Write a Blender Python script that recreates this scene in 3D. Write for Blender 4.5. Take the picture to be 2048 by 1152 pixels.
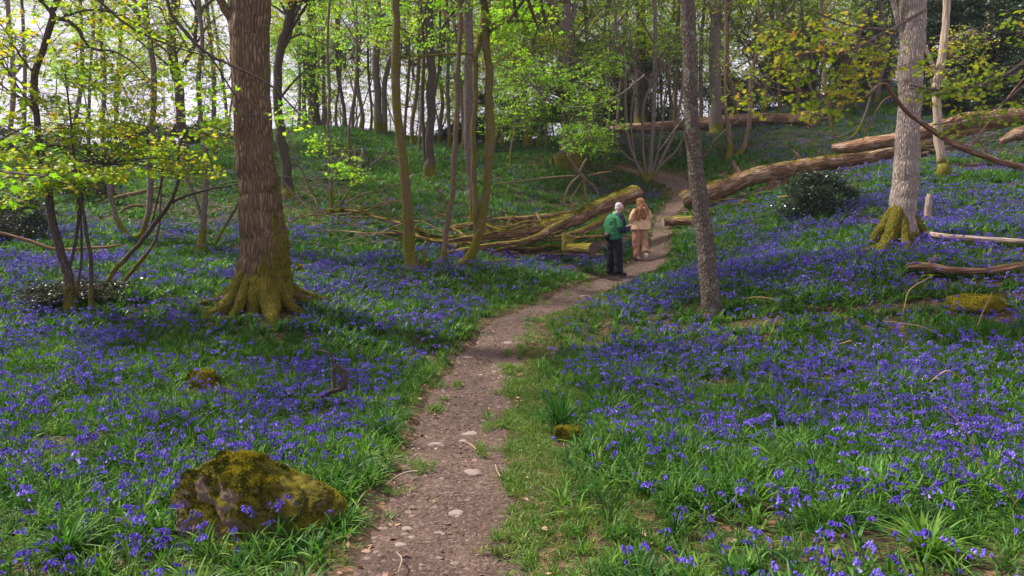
import bpy, bmesh, math, random
import numpy as np
from mathutils import Vector, Matrix

# ------------------------------------------------------------------ camera, sky, sun, exposure
S = bpy.context.scene
for o in list(bpy.data.objects): bpy.data.objects.remove(o)
COL = S.collection
F = 1400.0; CX, CY = 1024.0, 576.0; EYE = 1.6; PITCH = math.atan(61/1400.0)
cam = bpy.data.cameras.new('camera'); camo = bpy.data.objects.new('camera', cam); COL.objects.link(camo)
cam.sensor_width = 36; cam.lens = F/2048*36; cam.clip_end = 600; cam.clip_start = 0.05
camo.location = (0, 0, EYE); camo.rotation_euler = (math.pi/2-PITCH, 0, 0)
S.camera = camo
SUN_EL, SUN_AZ = math.radians(52), math.radians(-70)      # azimuth clockwise from +Y
W = bpy.data.worlds.new('World'); S.world = W; W.use_nodes = True
wn = W.node_tree; wn.nodes.clear()
def wnode(t, **k):
    n = wn.nodes.new(t)
    for a, b in k.items(): setattr(n, a, b)
    return n
sky = wnode('ShaderNodeTexSky', sky_type='NISHITA', sun_disc=False, sun_elevation=SUN_EL, sun_rotation=SUN_AZ)
sky.dust_density = 3.0
wtc = wnode('ShaderNodeTexCoord'); wno = wnode('ShaderNodeTexNoise'); wno.inputs['Scale'].default_value = 2.2; wno.inputs['Detail'].default_value = 4
wr = wnode('ShaderNodeValToRGB'); wr.color_ramp.elements[0].position = .3; wr.color_ramp.elements[1].position = .7
wr.color_ramp.elements[0].color = (.82,)*3+(1,); wr.color_ramp.elements[1].color = (.98,)*3+(1,)
wm = wnode('ShaderNodeMix', data_type='RGBA'); wm.inputs['B'].default_value = (9.2, 8.5, 10.4, 1)      # high white cloud
wbg = wnode('ShaderNodeBackground'); wbg.inputs['Strength'].default_value = 0.062
wo = wnode('ShaderNodeOutputWorld')
L = wn.links.new
L(wtc.outputs['Generated'], wno.inputs['Vector']); L(wno.outputs['Fac'], wr.inputs['Fac']); L(wr.outputs['Color'], wm.inputs['Factor'])
L(sky.outputs['Color'], wm.inputs['A']); L(wm.outputs['Result'], wbg.inputs['Color']); L(wbg.outputs['Background'], wo.inputs['Surface'])
sun = bpy.data.lights.new('sun', 'SUN'); sun.energy = 5.0; sun.angle = math.radians(4); sun.color = (1, .92, .78)
suno = bpy.data.objects.new('sun', sun); COL.objects.link(suno)
sd = Vector((math.sin(SUN_AZ)*math.cos(SUN_EL), math.cos(SUN_AZ)*math.cos(SUN_EL), math.sin(SUN_EL)))
suno.rotation_euler = sd.to_track_quat('Z', 'Y').to_euler()
S.view_settings.view_transform = 'Standard'; S.view_settings.look = 'None'; S.view_settings.exposure = 1.05; S.view_settings.gamma = 1
S.render.engine = 'CYCLES'
S.cycles.max_bounces = 6; S.cycles.diffuse_bounces = 3; S.cycles.transparent_max_bounces = 4; S.cycles.transmission_bounces = 3; S.cycles.glossy_bounces = 2
S.cycles.use_denoising = True

# ------------------------------------------------------------------ projection and terrain
cp, sp_ = math.cos(PITCH), math.sin(PITCH)
def ray(px, py):
    u = (px-CX)/F; v = (CY-py)/F
    d = np.array([u, cp+v*sp_, -sp_+v*cp]); return d/d[1]
def at(px, py, Y): return ray(px, py)*Y+np.array([0, 0, EYE])
CTRL = [(0,1152,3.3),(870,1152,3.35),(2048,1152,3.2),(100,900,5.4),(900,900,5.7),(1500,900,5.6),(2048,900,5.3),
 (0,740,8.2),(450,740,8.4),(975,740,8.8),(1500,740,8.2),(2048,740,7.4),(100,620,10.8),(520,625,10.5),(1030,640,12),(1420,635,10.3),(2048,620,9.6),
 (0,520,15),(300,520,15),(560,520,15.5),(850,540,15),(1130,595,14),(1250,550,16.6),(1600,500,15),(1800,490,12.7),(2048,500,12.6),
 (150,420,21),(400,430,21),(700,430,21),(950,450,20),(1290,515,19.2),(1330,445,24),(1600,430,18.5),(1885,355,19),(2048,400,16.5),
 (100,345,30),(400,335,30),(650,330,31),(860,357,28),(1135,328,32),(1295,362,31),(1365,380,30),(1460,318,30),(1650,290,29),(2048,320,21),
 (100,300,40),(400,292,38),(640,252,42),(760,266,42),(860,290,40),(1050,290,40),(1280,255,41),(1432,262,38),(1600,235,38),(1940,150,40),(2048,205,31)]
CP = [tuple(at(*c)) for c in CTRL]+[(-9,-6,-.1),(9,-6,0),(0,-6,0),(0,0,.03),(-14,0,0),(14,0,.1),(-40,10,1),(40,12,4),(-45,30,3),(50,30,12),
 (-45,60,1),(-20,60,3.5),(0,62,6),(16,62,10),(45,60,15),(-60,110,-8),(0,110,-2),(60,110,14)]
CP = np.array(CP); _n = len(CP)
def _phi(d2): return np.where(d2 > 1e-9, d2*np.log(np.maximum(d2, 1e-9))*.5, 0)
_K = _phi(((CP[:, None, :2]-CP[None, :, :2])**2).sum(-1))+np.eye(_n)*3.0
_P = np.c_[np.ones(_n), CP[:, :2]]
_w = np.linalg.solve(np.block([[_K, _P], [_P.T, np.zeros((3, 3))]]), np.r_[CP[:, 2], 0, 0, 0])
def T(x, y):
    x = np.atleast_1d(np.asarray(x, float)); y = np.atleast_1d(np.asarray(y, float)); sh = x.shape; x = x.ravel(); y = y.ravel()
    out = np.empty(len(x))
    for i in range(0, len(x), 20000):
        a = x[i:i+20000]; b = y[i:i+20000]
        d2 = (a[:, None]-CP[None, :, 0])**2+(b[:, None]-CP[None, :, 1])**2
        out[i:i+20000] = _phi(d2)@_w[:_n]+_w[_n]+_w[_n+1]*a+_w[_n+2]*b
    out += vnoise(np.c_[x*.45, y*.45, x*0])*.12+vnoise(np.c_[x*1.7, y*1.7, x*0+5])*.04
    return out.reshape(sh)
def _hash(i, j, k):
    n = (i*73856093) ^ (j*19349663) ^ (k*83492791); n = (n ^ (n >> 13))*1274126177 & 0x7fffffff
    return ((n ^ (n >> 16)) & 0xffff)/65535.*2-1
def vnoise(p):
    p = np.asarray(p, float); f = np.floor(p); i = f.astype(np.int64); t = p-f; t = t*t*(3-2*t); r = 0
    for a in (0, 1):
        for b in (0, 1):
            for c in (0, 1):
                w = (t[:, 0] if a else 1-t[:, 0])*(t[:, 1] if b else 1-t[:, 1])*(t[:, 2] if c else 1-t[:, 2])
                r = r+w*_hash(i[:, 0]+a, i[:, 1]+b, i[:, 2]+c)
    return r
def fbm(p, o=3): return sum(vnoise(p*2**k+k*7.3)*.5**k for k in range(o))
def T1(x, y): return float(T([x], [y])[0])
_YS = np.concatenate([np.arange(2.0, 12, .02), np.arange(12, 75, .05)])
def hit(px, py):
    d = ray(px, py); z = EYE+d[2]*_YS; g = T(d[0]*_YS, _YS); k = np.where(z <= g)[0]
    Y = _YS[k[0]] if len(k) else 45.0
    return np.array([d[0]*Y, Y, T1(d[0]*Y, Y)])

# ------------------------------------------------------------------ mesh building
class MB:
    def __init__(s): s.v = []; s.l = []; s.t = []; s.n = 0; s.bk = []; s.mo = []; s.ti = []; s.m = []
    def add(s, v, faces, bk=None, moss=None, tint=None, mat=0):
        v = np.asarray(v, float); faces = np.asarray(faces, np.int64); k = len(v)
        s.v.append(v); s.l.append((faces+s.n).ravel()); s.t.append(np.full(len(faces), faces.shape[1])); s.m.append(np.full(len(faces), mat))
        s.bk.append(v if bk is None else bk)
        s.mo.append(np.zeros(k) if moss is None else np.broadcast_to(moss, (k,))); s.ti.append(np.zeros(k) if tint is None else np.broadcast_to(tint, (k,)))
        s.n += k
    def build(s, name, mats, parent=None, loc=(0, 0, 0), smooth=True):
        if not s.v: return None
        v = np.concatenate(s.v)-np.array(loc); l = np.concatenate(s.l); t = np.concatenate(s.t)
        me = bpy.data.meshes.new(name); me.vertices.add(len(v)); me.vertices.foreach_set('co', v.ravel().astype(np.float32))
        me.loops.add(len(l)); me.loops.foreach_set('vertex_index', l.astype(np.int32))
        me.polygons.add(len(t)); me.polygons.foreach_set('loop_start', np.r_[0, np.cumsum(t)[:-1]].astype(np.int32))
        if not isinstance(mats, (list, tuple)): mats = [mats]
        for m in mats: me.materials.append(m)
        me.polygons.foreach_set('material_index', np.concatenate(s.m).astype(np.int32))
        me.polygons.foreach_set('use_smooth', np.full(len(t), smooth))
        me.update(calc_edges=True)
        a = me.attributes.new('bk', 'FLOAT_VECTOR', 'POINT'); a.data.foreach_set('vector', np.concatenate(s.bk).ravel().astype(np.float32))
        a = me.attributes.new('moss', 'FLOAT', 'POINT'); a.data.foreach_set('value', np.concatenate(s.mo).astype(np.float32))
        a = me.attributes.new('tint', 'FLOAT', 'POINT'); a.data.foreach_set('value', np.concatenate(s.ti).astype(np.float32))
        o = bpy.data.objects.new(name, me); COL.objects.link(o)
        if parent is None: o.location = loc
        else: o.parent = parent
        return o
def tag(o, label, cat, group=None, kind=None):
    if label: o['label'] = label
    if cat: o['category'] = cat
    if group: o['group'] = group
    if kind: o['kind'] = kind
    return o
def thing(name, loc, label, cat, group=None):
    o = bpy.data.objects.new(name, None); COL.objects.link(o); o.location = loc; o.empty_display_size = .2
    return tag(o, label, cat, group)
def norm(v): return v/np.maximum(np.linalg.norm(v, axis=-1, keepdims=True), 1e-9)
def spline(P, n):
    P = np.asarray(P, float); m = len(P)
    if m == 2: t = np.linspace(0, 1, n)[:, None]; return P[0]*(1-t)+P[1]*t
    Q = np.vstack([2*P[0]-P[1], P, 2*P[-1]-P[-2]]); t = np.linspace(0, m-1-1e-6, n); i = t.astype(int); u = (t-i)[:, None]
    a, b, c, d = Q[i], Q[i+1], Q[i+2], Q[i+3]
    return .5*((2*b)+(-a+c)*u+(2*a-5*b+4*c-d)*u*u+(-a+3*b-3*c+d)*u**3)
def tube(mb, P, R, sides=10, moss=None, disp=0., dfreq=3., cap=False, mat=0, radf=None, seed=0):
    """P (n,3), R (n). radf(theta, L, up) multiplies the radius. moss: number or f(points, normals, L)"""
    P = np.asarray(P, float); R = np.asarray(R, float); n = len(P)
    tg = norm(np.gradient(P, axis=0)); ref = np.array([0, 0, 1.]) if abs(tg[0][2]) < .8 else np.array([0, 1., 0])
    U = np.empty_like(P); u = norm(np.cross(tg[0], np.cross(ref, tg[0])))
    for i in range(n):
        u = norm(u-tg[i]*np.dot(u, tg[i])); U[i] = u
    Vv = np.cross(tg, U); L = np.r_[0, np.cumsum(np.linalg.norm(np.diff(P, axis=0), axis=1))]
    th = np.linspace(0, 2*math.pi, sides, endpoint=False)
    c, s = np.cos(th), np.sin(th)
    D = U[:, None]*c[None, :, None]+Vv[:, None]*s[None, :, None]
    rr = np.repeat(R[:, None], sides, 1)
    if radf is not None: rr = rr*radf(th[None, :]+0*rr, L[:, None]+0*rr, D)
    bk = np.stack([rr*c, rr*s, L[:, None]+0*rr], -1)+seed*3.7
    if disp:
        rr = rr+disp*R[:, None]*fbm(bk.reshape(-1, 3)*np.array([dfreq, dfreq, dfreq*.35]), 3).reshape(rr.shape)
    V = (P[:, None]+D*rr[..., None]).reshape(-1, 3)
    idx = np.arange(n*sides).reshape(n, sides); a = idx[:-1]; b = idx[1:]
    Fc = np.stack([a, np.roll(a, -1, 1), np.roll(b, -1, 1), b], -1).reshape(-1, 4)
    mo = moss(V, D.reshape(-1, 3), np.repeat(L, sides)) if callable(moss) else (0 if moss is None else moss)
    ti = np.repeat(np.linspace(0, 1, n), sides)
    mb.add(V, Fc, bk.reshape(-1, 3), mo, 0, mat)
    if cap is not False:
        for end in (0, n-1):
            m = cap if isinstance(cap, int) and not isinstance(cap, bool) else mat
            ring = V.reshape(n, sides, 3)[end]; cc = ring.mean(0)
            vs = [cc]; 
            for q in (.35, .7, 1.): vs += list(cc+(ring-cc)*q+(tg[end]*(1 if end else -1))*(.05*R[end]*(1-q)))
            vs = np.array(vs); f4 = []; f3 = []
            for j in range(sides):
                k = (j+1) % sides; f3.append([0, 1+j, 1+k])
                for q in range(2): f4.append([1+q*sides+j, 1+(q+1)*sides+j, 1+(q+1)*sides+k, 1+q*sides+k])
            bb = np.c_[norm(np.c_[vs-cc])*0, np.zeros(0)] if 0 else np.stack([(vs-cc)@U[end], (vs-cc)@Vv[end], 0*vs[:, 0]], -1)
            off = mb.n; mb.add(vs, f3, bb, 0, 0, m)
            mb.l.append((np.array(f4)+off).ravel()); mb.t.append(np.full(len(f4), 4)); mb.m.append(np.full(len(f4), m))
def tubes(mb, P, R, sides=3, mat=0, moss=0.):
    """batch of thin tubes: P (K,n,3), R (K,n)"""
    K, n = P.shape[:2]
    if K == 0: return
    tg = norm(np.gradient(P, axis=1)); mean = norm(P[:, -1]-P[:, 0]); ref = np.where(np.abs(mean[:, 2:3]) < .9, np.array([[0, 0, 1.]]), np.array([[1., 0, 0]]))
    U = norm(np.cross(tg, ref[:, None, :]+0*tg)); Vv = np.cross(tg, U); th = np.linspace(0, 2*math.pi, sides, endpoint=False)
    V = P[:, :, None]+(U[:, :, None]*np.cos(th)[None, None, :, None]+Vv[:, :, None]*np.sin(th)[None, None, :, None])*R[:, :, None, None]
    idx = np.arange(K*n*sides).reshape(K, n, sides); a = idx[:, :-1]; b = idx[:, 1:]
    Fc = np.stack([a, np.roll(a, -1, 2), np.roll(b, -1, 2), b], -1).reshape(-1, 4)
    mb.add(V.reshape(-1, 3), Fc, None, moss, 0, mat)
QUAD = (np.array([(0, 0, 0), (.32, .42, .1), (0, 1, -.08), (-.32, .42, .1)]), [[0, 1, 2, 3]])
OVAL = (np.array([(0, 0, 0), (.22, .2, .05), (.3, .5, .08), (.16, .82, .03), (0, 1, -.05), (-.16, .82, .03), (-.3, .5, .08), (-.22, .2, .05)]), [list(range(8))])
_mp = [(0,-.05),(.16,.1),(.5,0),(.34,.2),(.62,.45),(.34,.48),(.28,.7),(.14,.62),(0,1),(-.14,.62),(-.28,.7),(-.34,.48),(-.62,.45),(-.34,.2),(-.5,0),(-.16,.1)]
MAPLE = (np.array([(a, b, -.12*abs(a)-.15*b*b) for a, b in _mp]), [list(range(16))])
def leaves(mb, C, D, Nn, size, tint, shape=QUAD, mat=0):
    C = np.asarray(C); D = norm(D); X = norm(np.cross(D, Nn)); Z = np.cross(X, D); v, f = shape
    V = C[:, None]+size[:, None, None]*(X[:, None]*v[None, :, 0:1]+D[:, None]*v[None, :, 1:2]+Z[:, None]*v[None, :, 2:3])
    Fc = (np.array(f)[None]+(np.arange(len(C))*len(v))[:, None, None]).reshape(-1, len(f[0]))
    mb.add(V.reshape(-1, 3), Fc, None, 0, np.repeat(tint, len(v)), mat)

# ------------------------------------------------------------------ materials
class NT:
    def __init__(s, name):
        s.m = bpy.data.materials.new(name); s.m.use_nodes = True; s.t = s.m.node_tree; s.t.nodes.clear()
        s.out = s.t.nodes.new('ShaderNodeOutputMaterial')
    def n(s, typ, ins=None, **k):
        q = s.t.nodes.new('ShaderNode'+typ)
        for a, b in k.items(): setattr(q, a, b)
        for a, b in (ins or {}).items():
            if isinstance(b, bpy.types.NodeSocket): s.t.links.new(b, q.inputs[a])
            else:
                if isinstance(b, tuple) and len(b) == 3 and q.inputs[a].type == 'RGBA': b = b+(1,)
                q.inputs[a].default_value = b
        return q
    def ramp(s, fac, stops, interp='LINEAR'):
        q = s.n('ValToRGB', {'Fac': fac}); cr = q.color_ramp; cr.interpolation = interp
        while len(cr.elements) > 1: cr.elements.remove(cr.elements[-1])
        cr.elements[0].position = stops[0][0]; cr.elements[0].color = col4(stops[0][1])
        for p, c in stops[1:]: e = cr.elements.new(p); e.color = col4(c)
        return q.outputs['Color']
    def mix(s, f, a, b, blend='MIX'):
        q = s.n('Mix', {'Factor': f, 'A': a, 'B': b}, data_type='RGBA', blend_type=blend) if 0 else None
        q = s.t.nodes.new('ShaderNodeMix'); q.data_type = 'RGBA'; q.blend_type = blend
        for key, val in (('Factor', f), ('A', a), ('B', b)):
            sock = [i for i in q.inputs if i.name == key and (i.type == ('VALUE' if key == 'Factor' else 'RGBA'))][0]
            if isinstance(val, bpy.types.NodeSocket): s.t.links.new(val, sock)
            else: sock.default_value = col4(val) if key != 'Factor' else val
        return [o for o in q.outputs if o.type == 'RGBA'][0]
    def math(s, op, a, b=None, c=None, clamp=False):
        q = s.t.nodes.new('ShaderNodeMath'); q.operation = op; q.use_clamp = clamp
        for i, v in enumerate((a, b, c)):
            if v is None: continue
            if isinstance(v, bpy.types.NodeSocket): s.t.links.new(v, q.inputs[i])
            else: q.inputs[i].default_value = v
        return q.outputs[0]
    def attr(s, name): return s.n('Attribute', attribute_name=name)
    def noise(s, vec, scale, detail=4, rough=.55, out='Fac'): return s.n('TexNoise', {'Vector': vec, 'Scale': scale, 'Detail': detail, 'Roughness': rough}).outputs[out]
    def bump(s, h, strength=.5, dist=.02, nrm=None):
        d = {'Height': h, 'Strength': strength, 'Distance': dist}
        if nrm is not None: d['Normal'] = nrm
        return s.n('Bump', d).outputs['Normal']
    def pbr(s, col, rough=.8, nrm=None, spec=.3, **k):
        d = {'Base Color': col if isinstance(col, bpy.types.NodeSocket) else col4(col), 'Roughness': rough, 'Specular IOR Level': spec}
        if nrm is not None: d['Normal'] = nrm
        d.update(k); p = s.n('BsdfPrincipled', d); s.t.links.new(p.outputs[0], s.out.inputs[0]); return p
    def surf(s, sh): s.t.links.new(sh, s.out.inputs[0])
def col4(c): return tuple(c)+(1,) if not isinstance(c, (int, float)) and len(c) == 3 else ((c,)*3+(1,) if isinstance(c, (int, float)) else tuple(c))

def bark_mat(name, dark, light, scale=1., plates=26., moss=(.2, .18, .012), bumpd=.02, ridge=.22, lichen=None, peel=None, mossd=(.035, .04, .006)):
    t = NT(name); bk = t.attr('bk').outputs['Vector']
    mp = t.n('Mapping', {'Vector': bk, 'Scale': (scale, scale, scale*ridge)}).outputs[0]
    nz = t.noise(mp, 14, 3, .5, 'Color')
    vv = t.n('VectorMath', {0: mp, 1: nz}, operation='MULTIPLY_ADD') if 0 else None
    q = t.t.nodes.new('ShaderNodeVectorMath'); q.operation = 'MULTIPLY_ADD'; t.t.links.new(nz, q.inputs[0]); q.inputs[1].default_value = (.05, .05, .05); t.t.links.new(mp, q.inputs[2])
    vo = t.n('TexVoronoi', {'Vector': q.outputs[0], 'Scale': plates}, feature='DISTANCE_TO_EDGE').outputs['Distance']
    fis = t.ramp(vo, [(0, 0.), (.1, .25), (.38, 1.)])
    fine = t.noise(mp, 90, 4, .65)
    big = t.noise(bk, 2.5, 3, .6)
    h = t.math('MULTIPLY_ADD', fine, .35, fis)
    c = t.mix(h, dark, light); c = t.mix(t.ramp(big, [(.3, 0.), (.75, .55)]), c, tuple(x*.55 for x in light))
    if lichen: c = t.mix(t.ramp(t.noise(bk, 9, 5, .7), [(.52, 0.), (.62, .75)]), c, lichen)
    if peel: c = t.mix(t.ramp(t.noise(t.n('Mapping', {'Vector': bk, 'Scale': (1, 1, .35)}).outputs[0], 5, 5, .65), [(.53, 0.), (.57, .9)]), c, t.mix(t.noise(mp, 50, 3), tuple(x*.5 for x in peel), peel))
    m = t.attr('moss').outputs['Fac']; mn = t.noise(bk, 6, 5, .65); mn2 = t.noise(bk, 60, 3, .7)
    mf = t.math('ADD', t.math('MULTIPLY_ADD', mn, .9, -.45), m); mf = t.ramp(mf, [(.42, 0.), (.6, 1.)])
    mc = t.mix(t.ramp(mn2, [(.32, 0.), (.68, 1.)]), mossd, moss); mc = t.mix(t.ramp(t.noise(bk, 11, 2), [(.45, 0.), (.7, .6)]), mc, (.16, .105, .015))
    c = t.mix(mf, c, mc)
    b1 = t.bump(h, .9, bumpd); b2 = t.bump(mn2, .8, .012, b1)
    t.pbr(c, .88, b2, .18); return t.m
def leaf_mat(name, stops, rough=.5, trans=.45, spec=.35, mult=1.25, objrand=False):
    t = NT(name); f = t.attr('tint').outputs['Fac']
    if objrand:
        r = t.n('ObjectInfo').outputs['Random']; f = t.math('MULTIPLY_ADD', r, .55, t.math('MULTIPLY', f, .45))
    c = t.ramp(f, stops)
    p = t.n('BsdfPrincipled', {'Base Color': c, 'Roughness': rough, 'Specular IOR Level': spec}).outputs[0]
    tc = t.mix(1., c, (mult, mult*1.05, mult*.55), 'MULTIPLY')
    tr = t.n('BsdfTranslucent', {'Color': tc}).outputs[0]
    t.surf(t.n('MixShader', {'Fac': trans, 1: p, 2: tr}).outputs[0]); return t.m
def flat_mat(name, c, rough=.8, noise=.15, scale=30, spec=.3, bumpd=.003):
    t = NT(name); o = t.n('TexCoord').outputs['Object']; n = t.noise(o, scale, 4, .6)
    cc = t.mix(n, tuple(x*(1-noise*1.6) for x in c), tuple(min(1, x*(1+noise*1.6)) for x in c))
    t.pbr(cc, rough, t.bump(n, .5, bumpd), spec); return t.m

M = {}
M['bark_big'] = bark_mat('bark_big', (.028, .017, .009), (.27, .18, .11), 1., 26, bumpd=.04, ridge=.2)
M['bark_dark'] = bark_mat('bark_dark', (.028, .021, .018), (.13, .1, .085), 1., 30, ridge=.3)
M['bark_grey'] = bark_mat('bark_grey', (.06, .046, .04), (.25, .195, .165), 1., 30, ridge=.35)
M['bark_pale'] = bark_mat('bark_pale', (.12, .09, .075), (.56, .46, .4), 1., 34, bumpd=.035, ridge=.2)
M['bark_ash'] = bark_mat('bark_ash', (.04, .028, .022), (.2, .155, .125), 1., 30, bumpd=.03, ridge=.45, lichen=(.19, .21, .16))
M['bark_mossy'] = bark_mat('bark_mossy', (.075, .05, .03), (.27, .19, .12), 1., 34, ridge=.6, moss=(.2, .185, .014), mossd=(.06, .062, .006))
M['bark_log'] = bark_mat('bark_log', (.042, .022, .011), (.30, .17, .095), 1., 16, bumpd=.03, ridge=.12, peel=(.42, .29, .2), moss=(.27, .235, .015), mossd=(.09, .09, .008))
M['wood_pale'] = bark_mat('wood_pale', (.2, .14, .1), (.55, .43, .35), 1., 18, ridge=.08)
M['wood_red'] = bark_mat('wood_red', (.042, .022, .013), (.30, .165, .1), 1., 20, ridge=.1, peel=(.42, .3, .23))
M['twig'] = flat_mat('twig', (.13, .095, .08)); M['twig_pale'] = flat_mat('twig_pale', (.33, .25, .21))
M['bracken'] = flat_mat('bracken', (.42, .24, .12))
t = NT('sawn_wood'); bk = t.attr('bk').outputs['Vector']
wv = t.n('TexWave', {'Vector': bk, 'Scale': 28, 'Distortion': 2., 'Detail': 2}, wave_type='RINGS', rings_direction='Z').outputs['Fac']
t.pbr(t.mix(wv, (.045, .03, .024), (.12, .085, .065)), .9); M['sawn'] = t.m
YG = [(0, (.1, .2, .012)), (.5, (.21, .3, .016)), (.85, (.36, .34, .02)), (1, (.4, .22, .03))]
GR = [(0, (.09, .23, .012)), (.6, (.2, .4, .018)), (1, (.36, .47, .025))]
M['leaf_sycamore'] = leaf_mat('leaf_sycamore', YG, mult=1.7, trans=.55); M['leaf_green'] = leaf_mat('leaf_green', GR, mult=1.7, trans=.55)
M['moss_pile'] = leaf_mat('moss_pile', [(0, (.03, .035, .004)), (.5, (.11, .105, .009)), (1, (.27, .225, .018))], rough=.9, trans=.2, spec=.1)
M['leaf_far'] = leaf_mat('leaf_far', [(0, (.06, .14, .02)), (.4, (.18, .32, .02)), (.8, (.38, .46, .03)), (1, (.5, .46, .04))], mult=1.7, trans=.5)
M['leaf_maple'] = leaf_mat('leaf_maple', [(0, (.12, .22, .02)), (.5, (.28, .34, .03)), (.82, (.44, .34, .05)), (1, (.52, .26, .08))], mult=1.6, trans=.55)
M['leaf_holly'] = leaf_mat('leaf_holly', [(0, (.01, .03, .016)), (.7, (.024, .065, .032)), (1, (.06, .12, .05))], rough=.3, trans=.12, spec=.5)
M['leaf_ivy'] = leaf_mat('leaf_ivy', [(0, (.012, .026, .01)), (.8, (.025, .05, .016)), (1, (.06, .09, .02))], rough=.4, trans=.15)

t = NT('soil'); o = t.n('TexCoord').outputs['Object']
c = t.mix(t.noise(o, 3, 5), (.035, .022, .016), (.075, .05, .035)); v = t.n('TexVoronoi', {'Vector': o, 'Scale': 22.})
c = t.mix(t.ramp(t.n('SeparateColor', {0: v.outputs['Color']}).outputs[0], [(.72, 0.), (.8, .8)]), c, (.2, .11, .07))
c = t.mix(t.ramp(t.noise(o, 6, 4), [(.4, 0.), (.6, .5)]), c, (.025, .03, .01))
t.pbr(c, .95, t.bump(v.outputs['Distance'], .6, .02), .1); M['soil'] = t.m
t = NT('path_dirt'); o = t.n('TexCoord').outputs['Object']
v1 = t.n('TexVoronoi', {'Vector': o, 'Scale': 55.}); v2 = t.n('TexVoronoi', {'Vector': o, 'Scale': 17.})
n1 = t.noise(o, 1.3, 5, .6); n2 = t.noise(o, 40, 5, .75)
c = t.mix(t.ramp(n1, [(.35, 0.), (.65, 1.)]), (.058, .034, .024), (.142, .092, .068))
c = t.mix(t.ramp(n2, [(.35, 0.), (.7, 1.)]), t.mix(.55, c, (.04, .027, .023)), t.mix(.3, c, (.26, .18, .16)))
r1 = t.n('SeparateColor', {0: v1.outputs['Color']}).outputs[0]; r2 = t.n('SeparateColor', {0: v2.outputs['Color']}).outputs[1]
c = t.mix(t.ramp(r1, [(.84, 0.), (.92, .5)]), c, (.24, .175, .155)); c = t.mix(t.ramp(r1, [(.1, .7), (.18, 0.)]), c, (.035, .022, .018))
mk = t.math('MULTIPLY', t.ramp(r2, [(.86, 0.), (.9, 1.)]), t.ramp(v2.outputs['Distance'], [(.25, .7), (.45, 0.)])); c = t.mix(mk, c, (.25, .19, .17))
h = t.math('ADD', t.math('MULTIPLY', v1.outputs['Distance'], -.5), n2); h = t.math('MULTIPLY_ADD', t.noise(o, 7, 3), 2.2, h)
t.pbr(c, .92, t.bump(h, 1., .018), .2); M['path'] = t.m
t = NT('stone'); o = t.n('TexCoord').outputs['Object']
c = t.mix(t.noise(o, 12, 5, .7), (.13, .095, .085), (.32, .25, .22)); c = t.mix(t.ramp(t.noise(o, 5, 3), [(.5, 0.), (.75, .7)]), c, (.14, .1, .085))
t.pbr(c, .85, t.bump(t.noise(o, 30, 5, .7), .8, .012), .25); M['stone'] = t.m; M['grit'] = flat_mat('grit', (.13, .09, .075), .9, .3, 8)
t = NT('mossy_rock'); o = t.n('TexCoord').outputs['Object']; ge = t.n('NewGeometry').outputs['Normal']
up = t.n('SeparateXYZ', {0: ge}).outputs[2]; m = t.math('ADD', t.math('MULTIPLY', up, .30), t.noise(o, 4.2, 5, .6)); m = t.ramp(m, [(.55, 0.), (.6, 1.)])
n = t.noise(o, 70, 4, .7); n3 = t.noise(o, 14, 4, .7)
mc = t.mix(t.ramp(n, [(.35, 0.), (.65, 1.)]), (.018, .02, .003), (.105, .1, .008)); mc = t.mix(t.ramp(n3, [(.4, 0.), (.65, .8)]), mc, (.2, .165, .015))
rc = t.mix(t.noise(o, 9, 5, .7), (.05, .036, .026), (.2, .14, .1))
hh = t.math('ADD', t.math('MULTIPLY', n, m), t.math('MULTIPLY', n3, .8))
t.pbr(t.mix(m, rc, mc), .92, t.bump(hh, 1., .03), .15); M['rock'] = t.m
t = NT('moss'); o = t.n('TexCoord').outputs['Object']; n = t.noise(o, 80, 4, .7)
t.pbr(t.mix(t.ramp(n, [(.35, 0.), (.65, 1.)]), (.06, .06, .006), (.26, .2, .015)), .95, t.bump(n, 1., .02), .1); M['moss'] = t.m
M['blade'] = leaf_mat('blade', [(0, (.008, .04, .01)), (.35, (.026, .1, .016)), (.7, (.075, .19, .024)), (.92, (.17, .3, .035)), (1, (.25, .25, .08))], rough=.46, trans=.34, spec=.22, mult=1.3, objrand=True)
M['grass'] = leaf_mat('grass', [(0, (.05, .11, .014)), (.6, (.10, .19, .022)), (1, (.24, .28, .06))], rough=.5, trans=.3, mult=1.3, objrand=True)
t = NT('petal'); r = t.n('ObjectInfo').outputs['Random']; f = t.math('MULTIPLY_ADD', r, .6, t.math('MULTIPLY', t.attr('tint').outputs['Fac'], .4))
c = t.ramp(f, [(0, (.045, .024, .24)), (.5, (.11, .062, .5)), (.8, (.22, .145, .73)), (1, (.5, .4, .92))])
p = t.n('BsdfPrincipled', {'Base Color': c, 'Roughness': .65, 'Specular IOR Level': .12}).outputs[0]; tr = t.n('BsdfTranslucent', {'Color': c}).outputs[0]
t.surf(t.n('MixShader', {'Fac': .35, 1: p, 2: tr}).outputs[0]); M['petal'] = t.m
M['stem'] = flat_mat('flower_stem', (.04, .075, .03))
M['litter'] = leaf_mat('litter', [(0, (.12, .06, .04)), (.5, (.28, .16, .11)), (1, (.5, .36, .28))], rough=.8, trans=.1, objrand=True)

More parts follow.
